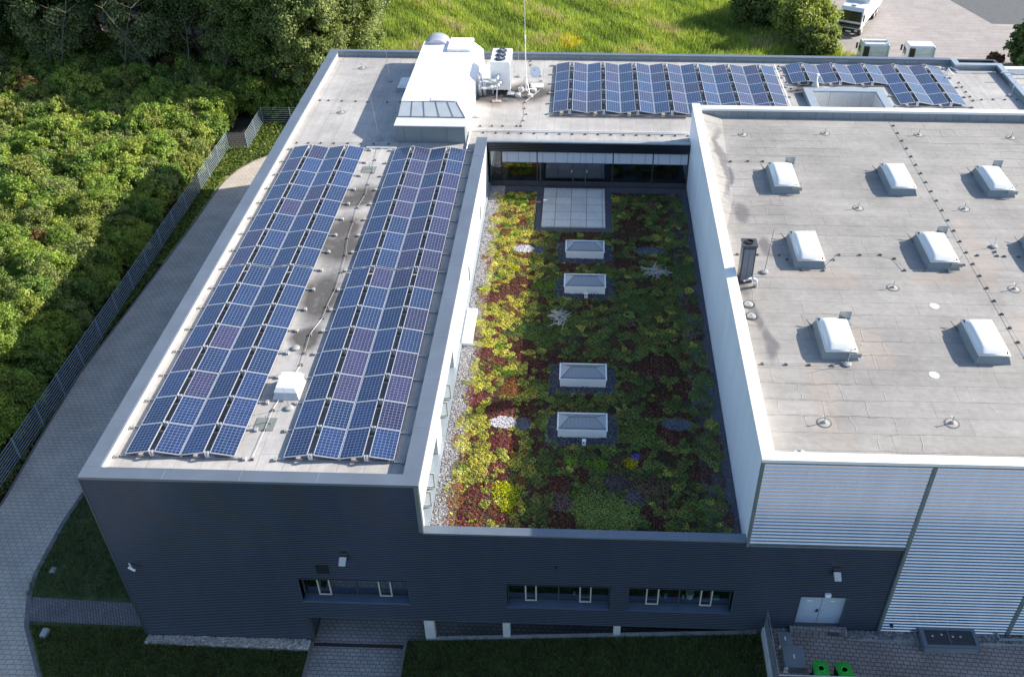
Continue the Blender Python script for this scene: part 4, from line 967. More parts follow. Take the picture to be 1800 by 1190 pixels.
shrub(-16.2,42,0,1.6,2.6,7000,.16,(.14,.18,.035),'bright yellow green shrub left of the fence bend',33)
shrub(-15.9,17.5,0,1.6,2.5,7000,.15,(.15,.18,.035),'sunlit yellow green shrub at the left edge of the photo',34)
shrub(-14.6,21.8,0,1.2,2.2,4500,.15,(.10,.13,.035),'bushy green shrub close behind the fence midway along',35)
shrub(-33,55,0,2.2,4.2,9000,.22,(.12,.14,.06),'tall silvery willow-like shrub at the left edge above the thicket',36)
# right side shrubs and tree
shrub(42.2,75.2,0,3.1,4.4,34000,.19,(.32,.35,.09),'large yellow green bush beside the white truck',41)
shrub(38.6,80,0,3.2,4.6,26000,.22,(.15,.20,.06),'darker bush left of the yellow green one by the yard',42)
shrub(42.6,84,0,2.8,4.2,22000,.22,(.22,.25,.07),'bush behind the large one at the top edge',43)
shrub(43.2,71.0,0,2.0,2.9,14000,.18,(.24,.27,.08),'smaller bush directly behind the roof edge left of the cabs',44)
shrub(63.6,68.6,0,1.9,4.3,7000,.30,(.12,.17,.06),'dark leafy young tree beyond the far right roof corner',45,'young_tree',None,'tree')
shrub(60.9,69.2,0,.8,1.0,1200,.2,(.16,.09,.05),'small brownish bush left of the young tree by the yard',46)
# fence
fp=[(-10.9,-5.4),(-10.9,-2.7),(-10.9,0),(-10.9,2.65)]+[(-10.95,5.3+2.65*k) for k in range(14)]+[(-10.95,42.4),(-10.95,44.9),(-10.95,47.4),(-9.3,47.4),(-9.35,49.9),(-9.4,52.5),(-6.9,52.6),(-4.4,52.7),(-1.9,52.8)]
FT=empty('mesh_fence',(-11,20,0),'long grey bar fence with angled corner between path and thicket','fence')
fH=1.62
for i,(x,y) in enumerate(fp):
    MB().box(x-.035,x+.035,y-.03,y+.03,-.05,fH+.05).build('post',M['fence'],FT)
for (a,b_) in zip(fp[:-1],fp[1:]):
    m=MB()
    for k in range(9): z=.10+k*(fH-.12)/8; m.tube((a[0],a[1],z),(b_[0],b_[1],z),.019,n=5,cap=False)
    m.build('panel',M['fence'],FT)
# verge plants and lawns
def scatter_poly(n,fx):
    out=[]
    while len(out)<n:
        q=fx(n); out+=list(q)
    return np.array(out[:n])
def verge():
    n=30000; y=RNG.uniform(-6,48,n); x0=-12.3; xo=np.interp(y,[p[1] for p in outer],[p[0] for p in outer])-.12
    x=xo-RNG.uniform(0,1,n)**.8*(xo-x0); P=np.stack([x,y,RNG.uniform(.01,.2,n)],1)
    m=26000; y=RNG.uniform(43,53,m); x=RNG.uniform(-10.9,1,m); k=np.ones(m,bool)
    for a,b_ in zip(outer[:-1],outer[1:]): pass
    ox=[p[0] for p in outer[9:]]; oy=[p[1] for p in outer[9:]]
    k=y>np.interp(x,ox,oy)+.12
    k&=(x>-9.4)|(y<47.4)
    P2=np.stack([x,y,RNG.uniform(.01,.22,m)],1)[k]
    P=np.concatenate([P,P2]); c=np.where(RNG.random((len(P),1))<.7,jit((.13,.19,.04),len(P),.35),jit((.23,.26,.055),len(P),.3))
    dry=(P[:,1]<40)&(RNG.random(len(P))<.12); c[dry]=jit((.10,.055,.03),dry.sum(),.3)
    return leaf_mesh('verge_plants',P,RNG.uniform(.08,.18,len(P)),c,M['leaf'],up=.6)
tag(verge(),'low ivy and grass strip along the fence foot','ground cover',kind='stuff')
def lawn_blades():
    n=90000; x=RNG.uniform(-6.6,27.3,n); y=RNG.uniform(-4.5,.6,n)
    k=~((x>7.35)&(x<11.8)); k&=(y<0)|(x<0); k&=~((x<.1)&(y>.35)&(y<1.95)); k&=~((x>-.1)&(x<7.5)&(y>-.48))
    xi=np.interp(y,[p[1] for p in inner],[p[0] for p in inner]); k&=x>xi+.12
    x,y=x[k],y[k]; z=np.where(x<11,np.where(x<1,0,-.22*np.clip((x-1)/6,0,1)),np.maximum(.12,.18+(x-12.8)*.0817)+y*.02)
    m=16000; y2=RNG.uniform(1.9,14,m); x2=RNG.uniform(-6.6,0,m); 
    P=np.concatenate([np.stack([x,y,z],1),np.stack([x2,y2,np.zeros(m)],1)])
    c=jit((.125,.165,.045),len(P),.4); d=RNG.random(len(P))<.2; c[d]=jit((.075,.06,.03),d.sum(),.3)
    return blades('lawn_grass',P,RNG.uniform(.07,.22,len(P)),RNG.uniform(.02,.045,len(P)),c,M['grassleaf'],.5)
tag(lawn_blades(),'dark shaded lawn grass in front of the building','grass',kind='stuff')
def meadow():
    n=240000; x=RNG.uniform(-6,47,n); y=RNG.uniform(64,98,n); k=(x>-3.6)&~((x>45.8)&(y>70))
    x,y=x[k],y[k]; P=np.stack([x,y,np.zeros(len(x))],1); n=len(P)
    nz=np.sin(x*.55+1.3*np.sin(y*.31))*.5+np.sin(y*.83+x*.27)*.3+np.sin(x*1.9+y*1.3)*.25+RNG.normal(size=n)*.25
    a=jit((.44,.49,.11),n,.28); b_=jit((.29,.36,.09),n,.28); c3=jit((.50,.40,.28),n,.2); c4=jit((.14,.20,.06),n,.25)
    c=np.where((nz>.15)[:,None],a,b_); c=np.where((nz>.78)[:,None],c3,c); c=np.where((nz<-.7)[:,None],c4,c)
    fl=(np.hypot(x-17.8,(y-72.4)*.7)<1.3)&(RNG.random(n)<.5); c[fl]=jit((.75,.55,.03),fl.sum(),.1)
    H=RNG.uniform(.35,.95,n)*(1+.35*np.clip(nz,-1,1)); return blades('meadow_grass',P,H,RNG.uniform(.05,.13,n),c,M['grassleaf'],.22)
tag(meadow(),'tall lime green meadow grass with pale flower heads behind the building','meadow',kind='stuff')
# meadow weeds as a few darker clumps
# ------------------------------------------------------------------ courtyard planting
FEAT=[('yellow',16.18,3.01,.4),('yellow',16.34,2.14,.32),('yellow',13.75,26.3,.35),('yellow',15.44,19.99,.3),('yellow',13.95,17.79,.22),('orange',13.7,19.92,.3),('orange',13.8,17.12,.35),('orange',13.8,15.65,.25),('orange',14.66,23.99,.3),('orange',13.6,21.1,.25),('red',15.56,18.28,.5),('red',14.94,17.9,.45),('red',14.5,17.15,.5),('red',16.16,18.7,.35),('red',14.38,12.18,.55),('red',14.29,8.72,.5),('red',15.7,8.0,.65),('red',15.72,6.06,.55),('red',14.0,9.2,.3),('red',16.3,12.0,.3),('orange',15.99,9.61,.4),('orange',14.0,2.3,.5),('orange',13.9,1.3,.35),('red',14.78,2.57,.45),('red',14.62,1.77,.5),('orange',15.07,.86,.35),('orange',14.1,3.0,.35),
('maroon',18.51,3.3,.62),('maroon',18.68,1.3,.6),('pink',18.65,2.3,.45),('pink',18.5,2.65,.35),('maroon',23.24,11.59,.8),('maroon',22.25,24.92,.8),('maroon',23.26,9.44,.6),('maroon',24.24,9.89,.5),('maroon',22.85,22.67,.5),('lime',19.12,2.98,.2),('lime',20.22,4.6,.28),('lime',19.72,4.69,.2),('lime',18.84,4.9,.28),('lime',16.98,18.33,.35),('lime',17.6,18.5,.35),('lime',15.3,27.6,.4),('lime',14.6,27.9,.35),('yellowflower',21.61,4.82,.3),('violet',21.79,5.15,.22),('tan',22.41,3.32,.75),('grey',20.96,3.6,.5),('grey',21.66,2.8,.5),('green',16.57,14.15,.8),('green',17.48,13.7,.7),('lightgreen',19.85,2.0,.95),('lightgreen',20.9,1.8,.95),('lightgreen',21.93,6.64,.8),('lightgreen',18.63,15.22,.6),('maroon',16.3,13.0,.5),('maroon',17.01,11.37,.45),('maroon',16.9,8.0,.55),('maroon',18.71,11.55,.45),('maroon',23.49,6.7,.6),('maroon',22.78,8.21,.55),('maroon',19.82,23.9,.55),('maroon',18.4,23.5,.45),('maroon',21.8,20.7,.55),('maroon',18.51,20.2,.5),('maroon',25.2,16.5,.5),('maroon',24.6,4.4,.5),('green',25,20,.8),('green',22.6,17,.8),('pink',21.9,15.0,.25),('pink',25.1,14.1,.3),('red',20.8,20.6,.3),('tan',23.5,27.5,.3)]
PAL={'yellow':(.62,.62,.02),'orange':(.45,.16,.06),'red':(.32,.055,.085),'maroon':(.17,.030,.045),'pink':(.50,.24,.32),'lime':(.20,.34,.03),'yellowflower':(.55,.42,.02),'violet':(.22,.17,.5),'tan':(.24,.17,.10),'grey':(.24,.20,.21),'green':(.17,.25,.065),'lightgreen':(.28,.36,.09),'yg':(.68,.64,.12),'yg2':(.54,.56,.12),'olive':(.24,.26,.07),'moss':(.21,.25,.07),'brown':(.15,.10,.055),'rust':(.26,.10,.035)}
PH_={'yellow':.20,'orange':.10,'red':.11,'maroon':.09,'pink':.14,'lime':.16,'tan':.15,'green':.17,'lightgreen':.15,'brown':.05,'rust':.07}
def sedum():
    r=np.random.default_rng(21)
    seeds=[(x,y,rad,k) for k,x,y,rad in FEAT]
    n=2600
    for _ in range(n):
        x=r.uniform(13.5,25.8); y=r.uniform(.4,28.9)
        if x<17.0: k=r.choice(['yg','yg2','olive','red','orange','rust','lime'],p=[.42,.27,.13,.09,.03,.04,.02]); rad=r.uniform(.14,.38)  # yellower plants here, leaf colour also raised to brighten the sunlit strip
        else: k=r.choice(['moss','green','olive','lightgreen','maroon','brown','yg2'],p=[.28,.19,.15,.10,.15,.08,.05]); rad=r.uniform(.14,.42)
        seeds.append((x,y,rad,k))
    S=np.array([(a,b_,c) for a,b_,c,_ in seeds]); K=[s[3] for s in seeds]
    N_=640000
    x=r.uniform(13.45,25.75,N_); y=r.uniform(.42,28.9,N_)
    def excl(x,y):
        e=np.zeros(len(x),bool)
        for x0,y0,x1,y1 in GS:
            cx,cy=(x0+x1)/2,(y0+y1)/2; e|=(np.abs(x-cx)**4/((x1-x0)/2+.48)**4+np.abs(y-cy)**4/((y1-y0)/2+.50)**4<1)
        e|=(x>16.3)&(x<21.05)&(y>24.15)
        e|=x<13.70+.18*np.sin(y*1.7)+.10*np.sin(y*4.1)
        e|=x>25.68+.12*np.sin(y*1.3)+.1*np.sin(y*3.7)
        for gx,gy,rx_,ry_ in GR: e|=((x-gx)/rx_)**2+((y-gy)/ry_)**2<1
        return e
    GR=[(15.85,22.1,.62,.42),(16.75,22.0,.3,.4),(15.75,7.2,.62,.42),(16.65,7.1,.40,.42),(23.2,22.1,.9,.4),(23.8,7.3,.7,.4)]
    k=~excl(x,y); x=x[k]; y=y[k]
    # nearest seed weighted by size
    best=np.full(len(x),1e9); idx=np.zeros(len(x),int)
    wob=.16*np.sin(x*9+y*5)+.12*np.sin(y*13-x*4)+.12*np.sin(x*31+y*11)*np.sin(y*27)+RNG.normal(size=len(x))*.16
    for i,(a,b_,c) in enumerate(S):
        m=(np.abs(x-a)<2)&(np.abs(y-b_)<2); d=np.full(0,0)
        w=1.0 if i>=len(FEAT) else 1.0
        dd=np.hypot(x[m]-a,y[m]-b_)/c+wob[m]*.8-(0.55 if i<len(FEAT) else 0)
        bb=best[m]; ii=idx[m]; t=dd<bb; bb[t]=dd[t]; ii[t]=i; best[m]=bb; idx[m]=ii
    # thin out between mounds, leaves follow the mound surface
    keep=RNG.random(len(x))<np.clip(1.6-best*.9,.25,1); x,y,best,idx=x[keep],y[keep],best[keep],idx[keep]
    b2=np.clip(best+np.where(idx<len(FEAT),.55,0),0,1.4)
    hh=np.array([PH_.get(q,.13) for q in K])*RNG.uniform(.6,1.4,len(K)); h=.50*hh[idx]*np.sqrt(np.clip(1.05-b2**2*.8,0.02,1))
    z=6.82+h+.035*np.sin(x*23+np.sin(y*17))*np.sin(y*21)+RNG.uniform(-.03,.03,len(x))
    base=np.array([PAL[q] for q in K])*RNG.uniform(.75,1.25,(len(K),1))
    C=base[idx]*RNG.uniform(.55,1.4,(len(x),1))*RNG.uniform(.88,1.12,(len(x),3))
    mm=np.array([q in('red','maroon','orange') for q in K])[idx]&(RNG.random(len(x))<.28); C[mm]=jit((.22,.22,.07),mm.sum(),.35)
    sp=RNG.random(len(x)); kk=np.array([q in('yg','yg2','olive') for q in K])[idx]
    q=(sp<.10)&kk; C[q]=jit((.42,.20,.06),q.sum(),.3); q=(sp>.94)&kk; C[q]=jit((.55,.52,.08),q.sum(),.2)
    pk=np.array([q=='pink' for q in K])[idx]&(sp<.5); C[pk]=jit((.08,.12,.03),pk.sum(),.3)
    dx=x-S[idx,0]; dy=y-S[idx,1]; nrm=np.stack([dx/S[idx,2]*.9,dy/S[idx,2]*.9,np.ones(len(x))],1); nrm/=np.linalg.norm(nrm,axis=1)[:,None]
    return leaf_mesh('sedum_planting',np.stack([x,y,z],1),RNG.uniform(.024,.052,len(x)),C,M['sedum'],nrm=nrm,spread=1.0,elong=1.15)
tag(sedum(),'patchwork of yellow, green, red and maroon succulent cushions on the courtyard roof','planting',kind='stuff')
def pebbles(name,fx,n,lo,hi,s0,s1,zc,label):
    P=fx(n); m=len(P); r=RNG
    # low rough stones: one tilted lozenge top and skirt
    s=r.uniform(s0,s1,m); a=r.uniform(0,PI,m); V=[];C=[]
    u=np.stack([np.cos(a),np.sin(a),r.normal(size=m)*.25],1); w=np.stack([-np.sin(a),np.cos(a),r.normal(size=m)*.25],1)
    top=P+np.array([0,0,1])*s[:,None]*.45
    c=np.array(lo)+(np.array(hi)-np.array(lo))*r.random((m,1))
    cs=[top-u*s[:,None]*.6,top-w*s[:,None]*.42,top+u*s[:,None]*.6,top+w*s[:,None]*.42]
    V.append(np.stack(cs,1)); C.append(c)
    for i in range(4):
        p,q=cs[i],cs[(i+1)%4]; d=np.array([0,0,-1])*s[:,None]*.5
        V.append(np.stack([p,p+d+(p-top)*.25,q+d+(q-top)*.25,q],1)); C.append(c)
    o=raw_quads(name,np.concatenate(V),np.concatenate(C),M['stone']); tag(o,label,'gravel',kind='stuff'); return o
def mk_stone():
    m,nt,b=new_mat('loose stone'); a=N(nt,'VertexColor',layer_name='Col'); L(nt,a.outputs[0],b.inputs['Base Color']); b.inputs['Roughness'].default_value=.85; return m
M['stone']=mk_stone()
tag(MB().sheet([(13.21,.37),(14.2,.37),(14.2,29.7),(13.21,29.7)],6.828).build('gravel_strip',M['gravel']),kind='structure')
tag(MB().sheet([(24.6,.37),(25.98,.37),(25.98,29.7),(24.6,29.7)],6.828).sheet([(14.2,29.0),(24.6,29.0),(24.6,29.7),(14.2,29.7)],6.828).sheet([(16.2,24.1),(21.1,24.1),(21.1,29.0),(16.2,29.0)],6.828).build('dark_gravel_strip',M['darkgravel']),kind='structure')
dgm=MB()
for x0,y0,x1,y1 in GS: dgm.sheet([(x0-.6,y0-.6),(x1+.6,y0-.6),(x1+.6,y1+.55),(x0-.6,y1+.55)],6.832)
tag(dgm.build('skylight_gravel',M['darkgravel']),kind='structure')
pebbles('wall_gravel',lambda n:np.stack([RNG.uniform(13.23,13.95,n),RNG.uniform(.4,29.5,n),np.full(n,6.83)],1),9000,(.17,.165,.175),(.44,.425,.43),.045,.085,0,'pale gravel strip along the west courtyard wall')
def gpatch(n):
    out=[]
    for gx,gy,rx_,ry_ in ((15.85,22.1,.6,.4),(15.75,7.2,.6,.4)):
        a=RNG.uniform(0,2*PI,n//2); r_=np.sqrt(RNG.random(n//2)); out.append(np.stack([gx+rx_*r_*np.cos(a),gy+ry_*r_*np.sin(a),np.full(n//2,6.84)],1))
    return np.concatenate(out)
pebbles('gravel_patch',gpatch,900,(.25,.24,.27),(.65,.62,.64),.06,.11,0,'two oval gravel patches among the sunlit planting')
def dpatch(n):
    out=[]
    for gx,gy,rx_,ry_ in ((16.75,22.0,.3,.4),(16.65,7.1,.40,.42),(23.2,22.1,.9,.4),(23.8,7.3,.7,.4)):
        a=RNG.uniform(0,2*PI,n//4); r_=np.sqrt(RNG.random(n//4)); out.append(np.stack([gx+rx_*r_*np.cos(a),gy+ry_*r_*np.sin(a),np.full(n//4,6.84)],1))
    for x0,y0,x1,y1 in GS:
        q=np.stack([RNG.uniform(x0-.5,x1+.5,n//3),RNG.uniform(y0-.5,y1+.5,n//3),np.full(n//3,6.835)],1)
        k=(q[:,0]<x0)|(q[:,0]>x1)|(q[:,1]<y0)|(q[:,1]>y1); out.append(q[k])
    return np.concatenate(out)
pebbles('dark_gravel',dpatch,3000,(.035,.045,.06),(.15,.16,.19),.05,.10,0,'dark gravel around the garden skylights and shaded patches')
pebbles('front_gravel',lambda n:np.stack([RNG.uniform(.05,7.4,n),RNG.uniform(-.46,-.04,n),np.full(n,.03)],1),1900,(.25,.23,.2),(.62,.58,.52),.07,.13,0,'pale gravel strip at the foot of the dark front wall')
tag(MB().box(.03,7.4,-.48,.0,-.3,.012).build('front_gravel_bed',M['gravel']),kind='structure')
def tg(n):
    out=[]
    for x0,x1,y0,m in ((27.6,28.5,-.3,260),(30.9,33.95,-.44,900),(36.4,46,-.47,1600)):
        out.append(np.stack([RNG.uniform(x0,x1,m),RNG.uniform(y0,-.05,m),np.full(m,1.86)],1))
    return np.concatenate(out)
pebbles('terrace_gravel',tg,1,(.10,.10,.11),(.42,.40,.38),.06,.13,0,'coarse gravel between hall wall and terrace kerb')
# brushwood piles
def pile(x,y,rx,ry,n,label,seed,z=6.9):
    r=random.Random(seed); t=empty('brushwood_pile',(x,y,z),label,'branch pile','dead branch piles in the planting'); 
    for k in range(n):
        a=r.uniform(0,2*PI); d=r.uniform(0,1)**.5; cx=x+rx*d*math.cos(a)*.8; cy=y+ry*d*math.sin(a)*.8; b=r.gauss(.5,.75); l=r.uniform(.2,.5)
        zz=z+.05+r.uniform(0,.28)*(1-d*.6); w=r.uniform(-.12,.12)
        MB().tube((cx-l*math.cos(b),cy-l*math.sin(b),zz-w),(cx,cy,zz+.03),.014,.018,5).tube((cx,cy,zz+.03),(cx+l*math.cos(b+r.uniform(-.3,.3)),cy+l*math.sin(b),zz+w),.018,.010,5).build('branch',M['deadwood'],t)
pile(18.12,15.2,.5,.85,40,'pale pile of dead branches left of centre, near the sunlit edge',3)
pile(23.37,19.8,.85,.55,40,'dark spreading pile of dead branches on the shaded right side',4)

# ------------------------------------------------------------------ front: lamps, terrace objects
def floodlight(x,z,label):
    t=empty('flood_light',(x,-.05,z),label,'wall lamp','flood lights on the dark front wall')
    MB().box(x-.14,x+.14,-.12,-.03,z+.1,z+.25).box(x-.12,x-.09,-.22,-.1,z+.12,z+.16).box(x+.09,x+.12,-.22,-.1,z+.12,z+.16).build('bracket',M['darkgrey'],t)
    b=MB(); n=len(b.v)
    b.v+=[(x-.14,-.20,z+.15),(x+.14,-.20,z+.15),(x+.14,-.52,z-.02),(x-.14,-.52,z-.02),(x-.14,-.16,z+.06),(x+.14,-.16,z+.06),(x+.12,-.48,z-.10),(x-.12,-.48,z-.10)]
    b.f+=[(0,1,2,3),(7,6,5,4),(0,4,5,1),(1,5,6,2),(2,6,7,3),(3,7,4,0)]; b.build('lamp_head',M['cover'],t,bevel=.01)
floodlight(9.72,5.95,'pale flood light on the dark wall above the leftmost front window')
floodlight(29.80,5.85,'pale flood light on the dark wall above the double door')
t=empty('door_light',(29.74,-.05,4.37),'small white box light just above the double door','wall lamp'); MB().box(29.62,29.86,-.16,-.04,4.28,4.42).build('housing',M['white'],t,bevel=.01); MB().box(29.65,29.83,-.165,-.06,4.265,4.28).build('diffuser',M['cover'],t)
t=empty('security_camera',(.75,-.1,5.1),'small white camera on the left end of the dark front wall','camera'); MB().tube((.55,-.03,5.1),(.7,-.2,5.1),.03).build('arm',M['white'],t); MB().tube((.62,-.25,5.12),(.9,-.32,5.0),.05).build('body',M['white'],t)
# retaining wall + railing
t=empty('retaining_wall',(27.45,-2,0),'pale concrete wall between the shaded lawn and the paved terrace','wall')
MB().box(27.36,27.56,-12,-.02,-.5,1.92).build('wall',M['cover'],t)
t=empty('railing',(27.45,-1.5,1.92),'grey metal railing on top of the terrace wall','railing')
b=MB(); b.tube((27.44,-.02,3.05),(27.44,-3.03,3.05),.028).tube((27.44,-3.03,3.05),(34,-3.03,3.05),.028); b.build('handrail',M['steel'],t)
for y in (-.03,-1.5,-3.03): MB().tube((27.44,y,1.9),(27.44,y,3.05),.022).build('post',M['steel'],t)
for x in (29.6,31.8,34): MB().tube((x,-3.03,1.9),(x,-3.03,3.05),.022).build('post',M['steel'],t)
MB().box(27.425,27.445,-2.98,-.1,2.05,2.75).build('infill_panel',M['louvre'],t)
MB().box(27.5,34,-3.04,-3.02,2.05,2.85).build('infill_panel',M['louvre'],t)
MB().box(12.95,27.3,.02,.16,-.45,0).build('x',M['concrete']) if False else None
b=MB(); n=0
for x0,x1 in zip(np.linspace(12.8,27.2,9)[:-1],np.linspace(12.8,27.2,9)[1:]):
    z0=zr(x0,0)+.10; z1=zr(x1,0)+.10; m=len(b.v)
    b.v+=[(x0,.0,-.5),(x1,.0,-.5),(x1,.16,-.5),(x0,.16,-.5),(x0,.0,z0),(x1,.0,z1),(x1,.16,z1),(x0,.16,z0)]
    b.f+=[(m+4,m+5,m+6,m+7),(m,m+1,m+5,m+4),(m+2,m+3,m+7,m+6)]
tag(b.build('bank_wall',M['concrete']),'low sloping concrete edge under the raised front wall beside the pillars','wall')
for (x0,x1,y0,y1,z1),lb in (((27.95,28.5,-.95,-.28,2.02),'small square pale metal cover in the terrace corner by the wall'),((27.98,28.88,-2.08,-1.04,2.15),'large flat grey box cover beside the green bins')):
    t=empty('cover_slab',(x0,y0,1.85),lb,'cover'); MB().box(x0,x1,y0,y1,1.86,z1).build('lid',M['louvre'],t,bevel=.02); MB().box((x0+x1)/2-.03,(x0+x1)/2+.03,(y0+y1)/2-.1,(y0+y1)/2+.08,z1,z1+.03).box(x0-.03,x0+.12,y0-.08,y0+.0,1.86,z1-.02).build('handle',M['white'],t)
def wbin(x,y,rz,label):
    t=empty('wheelie_bin',(x,y,1.86),label,'wheelie bin','green-lidded bins on the terrace',rz)
    s=MB(); s.frustum((-.22,.22,-.26,.20),(-.29,.29,-.36,.32),.08,.93).build('body',M['black'],t,local=True,bevel=.02)
    MB().box(-.31,.31,-.37,.30,.93,.97).box(-.24,.24,-.28,.22,.97,1.0).lathe((0,-.02,1.0),[(.17,0),(.16,.02),(.12,.02),(.11,.0)],24).box(-.20,-.08,-.42,-.36,.93,.96).box(.08,.20,-.42,-.36,.93,.96).build('lid',M['green_bin'],t,local=True,bevel=.012)
    MB().tube((-.25,.36,.90),(.25,.36,.90),.018).build('handle',M['green_bin'],t,local=True)
    for xx in (-.27,.23): MB().lathe((xx,.22,.1),[(.10,0),(.10,.05)],14,'X').build('wheel',M['rubber'],t,local=True)
wbin(29.25,-2.52,-.04,'left green-lidded bin standing nearest the flat grey cover'); wbin(30.18,-2.55,.22,'right green-lidded bin turned slightly outward')
t=empty('light_well',(35.1,-.5,1.85),'low glazed light well box at the foot of the white hall wall','light well')
MB().box(34.0,36.25,-1.0,-.12,1.85,2.24).build('kerb',M['louvre'],t,bevel=.01)
b=MB().box(33.95,36.3,-1.03,-.90,2.24,2.30).box(33.95,36.3,-.18,-.05,2.24,2.30).box(33.95,34.12,-.90,-.18,2.24,2.30).box(36.15,36.3,-.90,-.18,2.24,2.30).box(35.1,35.14,-.90,-.18,2.24,2.30); b.build('frame',M['coping'],t)
MB().box(34.12,36.15,-.90,-.18,2.22,2.26).build('pane',M['windscreen'],t)
for x,y in ((34.45,-.45),(34.85,-.38),(35.3,-.46),(35.62,-.46)): MB().lathe((x,y,2.262),[(.05,0),(.045,.01)],14).build('point',M['cover'],t)
t=empty('guard_rail',(38.5,-.3,1.9),'pale metal guard rail at the foot of the hall wall, far right','rail')
MB().box(37.3,60,-.42,-.37,2.02,2.12).box(37.3,37.36,-.40,-.1,2.02,2.12).build('beam',M['coping_light'],t); MB().box(37.35,37.42,-.40,-.34,1.86,2.05).build('post',M['steel'],t); MB().box(39.3,39.37,-.40,-.34,1.86,2.05).build('post',M['steel'],t)
for (x,y,w,l,h),lb in (((-5.9,3.4,.32,.4,.10),'pale broken stone block on the upper left lawn patch'),((-4.65,-.1,.34,.5,.22),'upright pale stone block on the lower left lawn')):
    t=MB().frustum((x-w/2,x+w/2,y-l/2,y+l/2),(x-w/2.6,x+w/3.2,y-l/2.4,y+l/2.8),-.02,h).build('stone_block',M['concrete'],bevel=.03); tag(t,lb,'stone','stone blocks on the left lawn')
for k in range(6): pass
# window-sill things and interior objects
def item(name,mb,mat,label,cat,group=None): return tag(mb.build(name,mat),label,cat,group)
SI='things standing behind the front windows'
item('flower_pot',MB().lathe((24.18,.62,3.0),[(.14,0),(.18,.36),(.16,.36)],14),M['white'],'large pale bucket behind the right front window','bucket',SI)
item('mug',MB().lathe((23.15,.6,3.0),[(.07,0),(.08,.18)],12),M['mint'],'mint green cup on the right front window sill','cup',SI)
item('mug',MB().lathe((22.88,.6,3.0),[(.05,0),(.06,.14)],12),M['beige'],'small beige cup left of the mint green cup','cup',SI)
item('bowl',MB().lathe((23.6,.6,3.0),[(.09,0),(.17,.12),(.12,.16)],14),M['red'],'dark red bowl between the cups and the pale bucket','bowl',SI)
item('mug',MB().lathe((23.9,.6,3.0),[(.05,0),(.06,.13)],12),M['white'],'small white cup beside the pale bucket','cup',SI)
item('box',MB().box(25.15,25.45,.5,.7,3.0,3.1),M['mint'],'flat pale blue box at the right end of the front window','box',SI)
item('mug',MB().lathe((19.2,.6,3.0),[(.04,0),(.05,.14)],12),M['white'],'white cup behind the middle front window','cup',SI)
for x0,x1,z,lb in ((21.5,25.8,2.98,'right'),(16.4,20.6,2.98,'middle'),(7.6,12.1,2.98,'left')):
    tag(MB().box(x0,x1,.4,1.0,z-.03,z).build('window_board',M['darkgrey']),'dark inner window board behind the %s front window'%lb,'shelf','inner window boards')
def table(x,y,z,w,l,mat,label):
    t=empty('table',(x,y,z),label,'table','tables behind the windows'); MB().box(x,x+w,y,y+l,z+.70,z+.74).build('tabletop',mat,t)
    for a in (.04,w-.08):
        for b_ in (.04,l-.08): MB().box(x+a,x+a+.04,y+b_,y+b_+.04,z,z+.70).build('leg',M['darkgrey'],t)
table(17.9,1.4,2.62,1.5,.7,M['cover'],'pale table behind the middle front window'); table(23.0,1.6,2.62,1.4,.8,M['cover'],'pale table behind the right front window')
def armchair(x,y,z,mat,label,rz=0):
    t=empty('armchair',(x,y,z),label,'armchair','armchairs behind the courtyard glass',rz)
    MB().box(-.4,.4,-.4,.35,.15,.42).build('seat',mat,t,local=True,bevel=.05); MB().box(-.42,.42,.25,.45,.3,.95).build('backrest',mat,t,local=True,bevel=.05)
    for s in (-.48,.40): MB().box(s,s+.1,-.38,.4,.12,.6).build('armrest',mat,t,local=True,bevel=.03)
armchair(14.9,30.95,6.95,M['orange'],'orange armchair behind the left part of the courtyard glass',.4); armchair(15.7,30.7,6.95,M['red'],'dark red armchair beside the orange one behind the glass',-.3)
armchair(22.3,30.8,6.95,M['bluecloth'],'blue armchair behind the right part of the courtyard glass',.2); armchair(24.9,31.1,6.95,M['red'],'red armchair at the right end behind the glass',-.5)
table(23.0,30.5,6.95,1.1,.6,M['cover'],'pale low table behind the right courtyard glass')
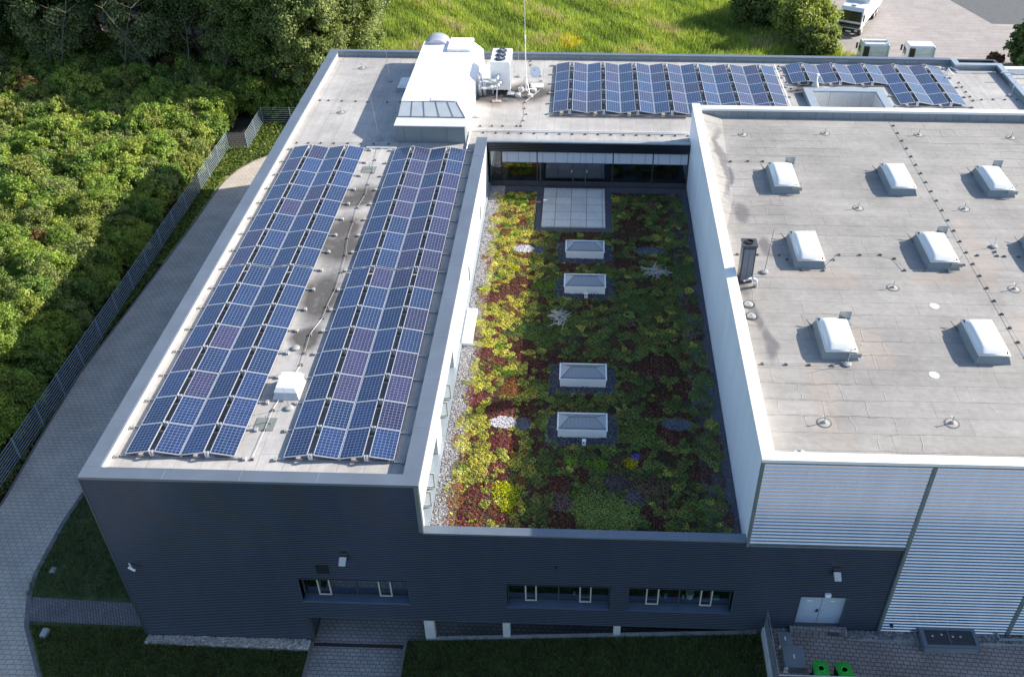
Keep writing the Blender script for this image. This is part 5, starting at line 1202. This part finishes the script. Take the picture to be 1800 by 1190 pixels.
# ------------------------------------------------------------------ vehicles
def wheel(t,x,y,z,r,w,name='wheel'):
    a=MB().lathe((x-w/2,y,z),[(r*.6,0),(r,.03),(r,w-.03),(r*.6,w)],18,'X').build(name,M['rubber'],t,local=True)
    MB().lathe((x-w/2-.01,y,z),[(r*.55,0),(r*.5,w+.02)],14,'X').build('rim',M['cover'],a,local=True)
def cab(t,w=2.45):
    h=w/2
    b=MB(); n=len(b.v)   # y- is the front
    pr=[(-1.05,.75),(-1.10,1.55),(-.86,2.72),(-.55,2.95),(.85,3.02),(.95,2.85),(.95,.75)]
    b.v+=[(-h,y,z) for y,z in pr]+[(h,y,z) for y,z in pr]; k=len(pr)
    b.f.append(tuple(n+i for i in range(k))); b.f.append(tuple(n+k+i for i in reversed(range(k))))
    for i in range(k): j=(i+1)%k; b.f.append((n+i,n+k+i,n+k+j,n+j))
    b.build('cab',M['truckwhite'],t,local=True,bevel=.06)
    MB().quad((-h+.12,-1.125,1.62),(h-.12,-1.125,1.62),(h-.2,-.905,2.62),(-h+.2,-.905,2.62)).build('windscreen',M['windscreen'],t,local=True)
    for s in (-1,1): MB().box(s*h-.012 if s>0 else -h-.012,s*h+.012 if s>0 else -h+.012,-.75,.1,1.65,2.35).build('side_window',M['windscreen'],t,local=True)
    MB().box(-h+.1,h-.1,-1.16,-1.05,1.12,1.38).box(-h+.2,h-.2,-1.14,-1.05,.95,1.06).build('grille',M['black'],t,local=True)
    MB().box(-h-.02,h+.02,-1.22,-.95,.38,.78).build('bumper',M['black'],t,local=True,bevel=.03)
    MB().box(-.30,.30,-1.235,-1.22,.48,.62).build('number_plate',M['white'],t,local=True)
    for s in (-1,1): MB().box(s*(h-.42)-.17,s*(h-.42)+.17,-1.24,-1.1,.60,.80).build('headlight',M['mint'] if False else M['cover'],t,local=True)
    for s in (-1,1): MB().box(s*(h+.14)-.07,s*(h+.14)+.07,-1.15,-1.0,1.75,2.35).box(s*(h+.05)-.08,s*(h+.05)+.08,-1.02,-.98,2.28,2.33).build('mirror',M['black'],t,local=True)
hd=math.atan2(2.0,4.0)
t=empty('box_truck',(48.1,77.6,.02),'white truck with dark windscreen and long white box body facing the building','truck',None,-hd*1.0)
cab(t)
MB().box(-1.25,1.25,1.15,8.6,.95,3.6).build('box_body',M['truckwhite'],t,local=True,bevel=.03)
MB().box(-.5,.5,-.9,8.4,.6,.95).build('chassis',M['black'],t,local=True)
MB().box(-.22,.22,-.3,.2,3.02,3.10).build('roof_hatch',M['cover'],t,local=True)
for y in (-.2,5.6,6.8):
    for s in (-1.08,1.08): wheel(t,s,y,.5,.5,.3)
def tractor(x,y,label,rack):
    t=empty('tractor_unit',(x,y,.02),label,'truck cab','parked tractor units behind the roof edge',PI); t.scale=(1,1,.93)
    cab(t); MB().box(-.45,.45,.9,4.2,.6,.9).build('chassis',M['black'],t,local=True)
    MB().box(-1.0,.70,.955,.985,1.0,2.78).build('rear_panel',M['truckblue'],t,local=True)
    MB().box(-.9,.9,.985,.995,1.5,1.52).box(-.9,.9,.985,.995,2.1,2.12).build('panel_rib',M['louvre'],t,local=True)
    MB().box(.72,1.22,.97,1.25,1.0,2.80).build('side_fairing',M['black'],t,local=True); MB().box(-1.24,-1.16,.5,1.2,1.0,2.95).build('side_fairing',M['truckblue'],t,local=True)
    MB().box(-.6,.6,2.0,3.0,.95,1.05).build('coupling_plate',M['darkgrey'],t,local=True)
    if rack: MB().tube((-1.1,-.2,3.22),(1.1,-.2,3.22),.04).tube((-1.1,-.2,3.22),(-1.15,.9,3.05),.04).tube((1.1,-.2,3.22),(1.15,.9,3.05),.04).box(-1.2,1.2,.3,.4,3.02,3.2).build('roof_rack',M['cover'],t,local=True)
    for yy in (-.2,3.2):
        for s in (-1.08,1.08): wheel(t,s,yy,.5,.5,.3)
tractor(47.9,67.7,'left parked truck cab seen from behind, with a roof rack',True)
tractor(52.25,67.3,'right parked truck cab seen from behind, plain white roof',False)
t=empty('parked_car',(15.6,2.9,-.31),'dark car parked in the shade behind the pillars','car',None,PI/2)
b=MB(); pr=[(-2.1,.35),(-2.05,.75),(-1.0,.9),(-.5,1.38),(.9,1.40),(1.7,.95),(2.1,.85),(2.1,.35)]; n=0; k=len(pr)
b.v+=[(-.85,y,z) for y,z in pr]+[(.85,y,z) for y,z in pr]; b.f.append(tuple(range(k))); b.f.append(tuple(k+i for i in reversed(range(k))))
for i in range(k): j=(i+1)%k; b.f.append((i,k+i,k+j,j))
b.build('body',M['darkgrey'],t,local=True,bevel=.08)
for y in (-1.3,1.3):
    for s in (-.82,.82): wheel(t,s,y,.31,.31,.2)
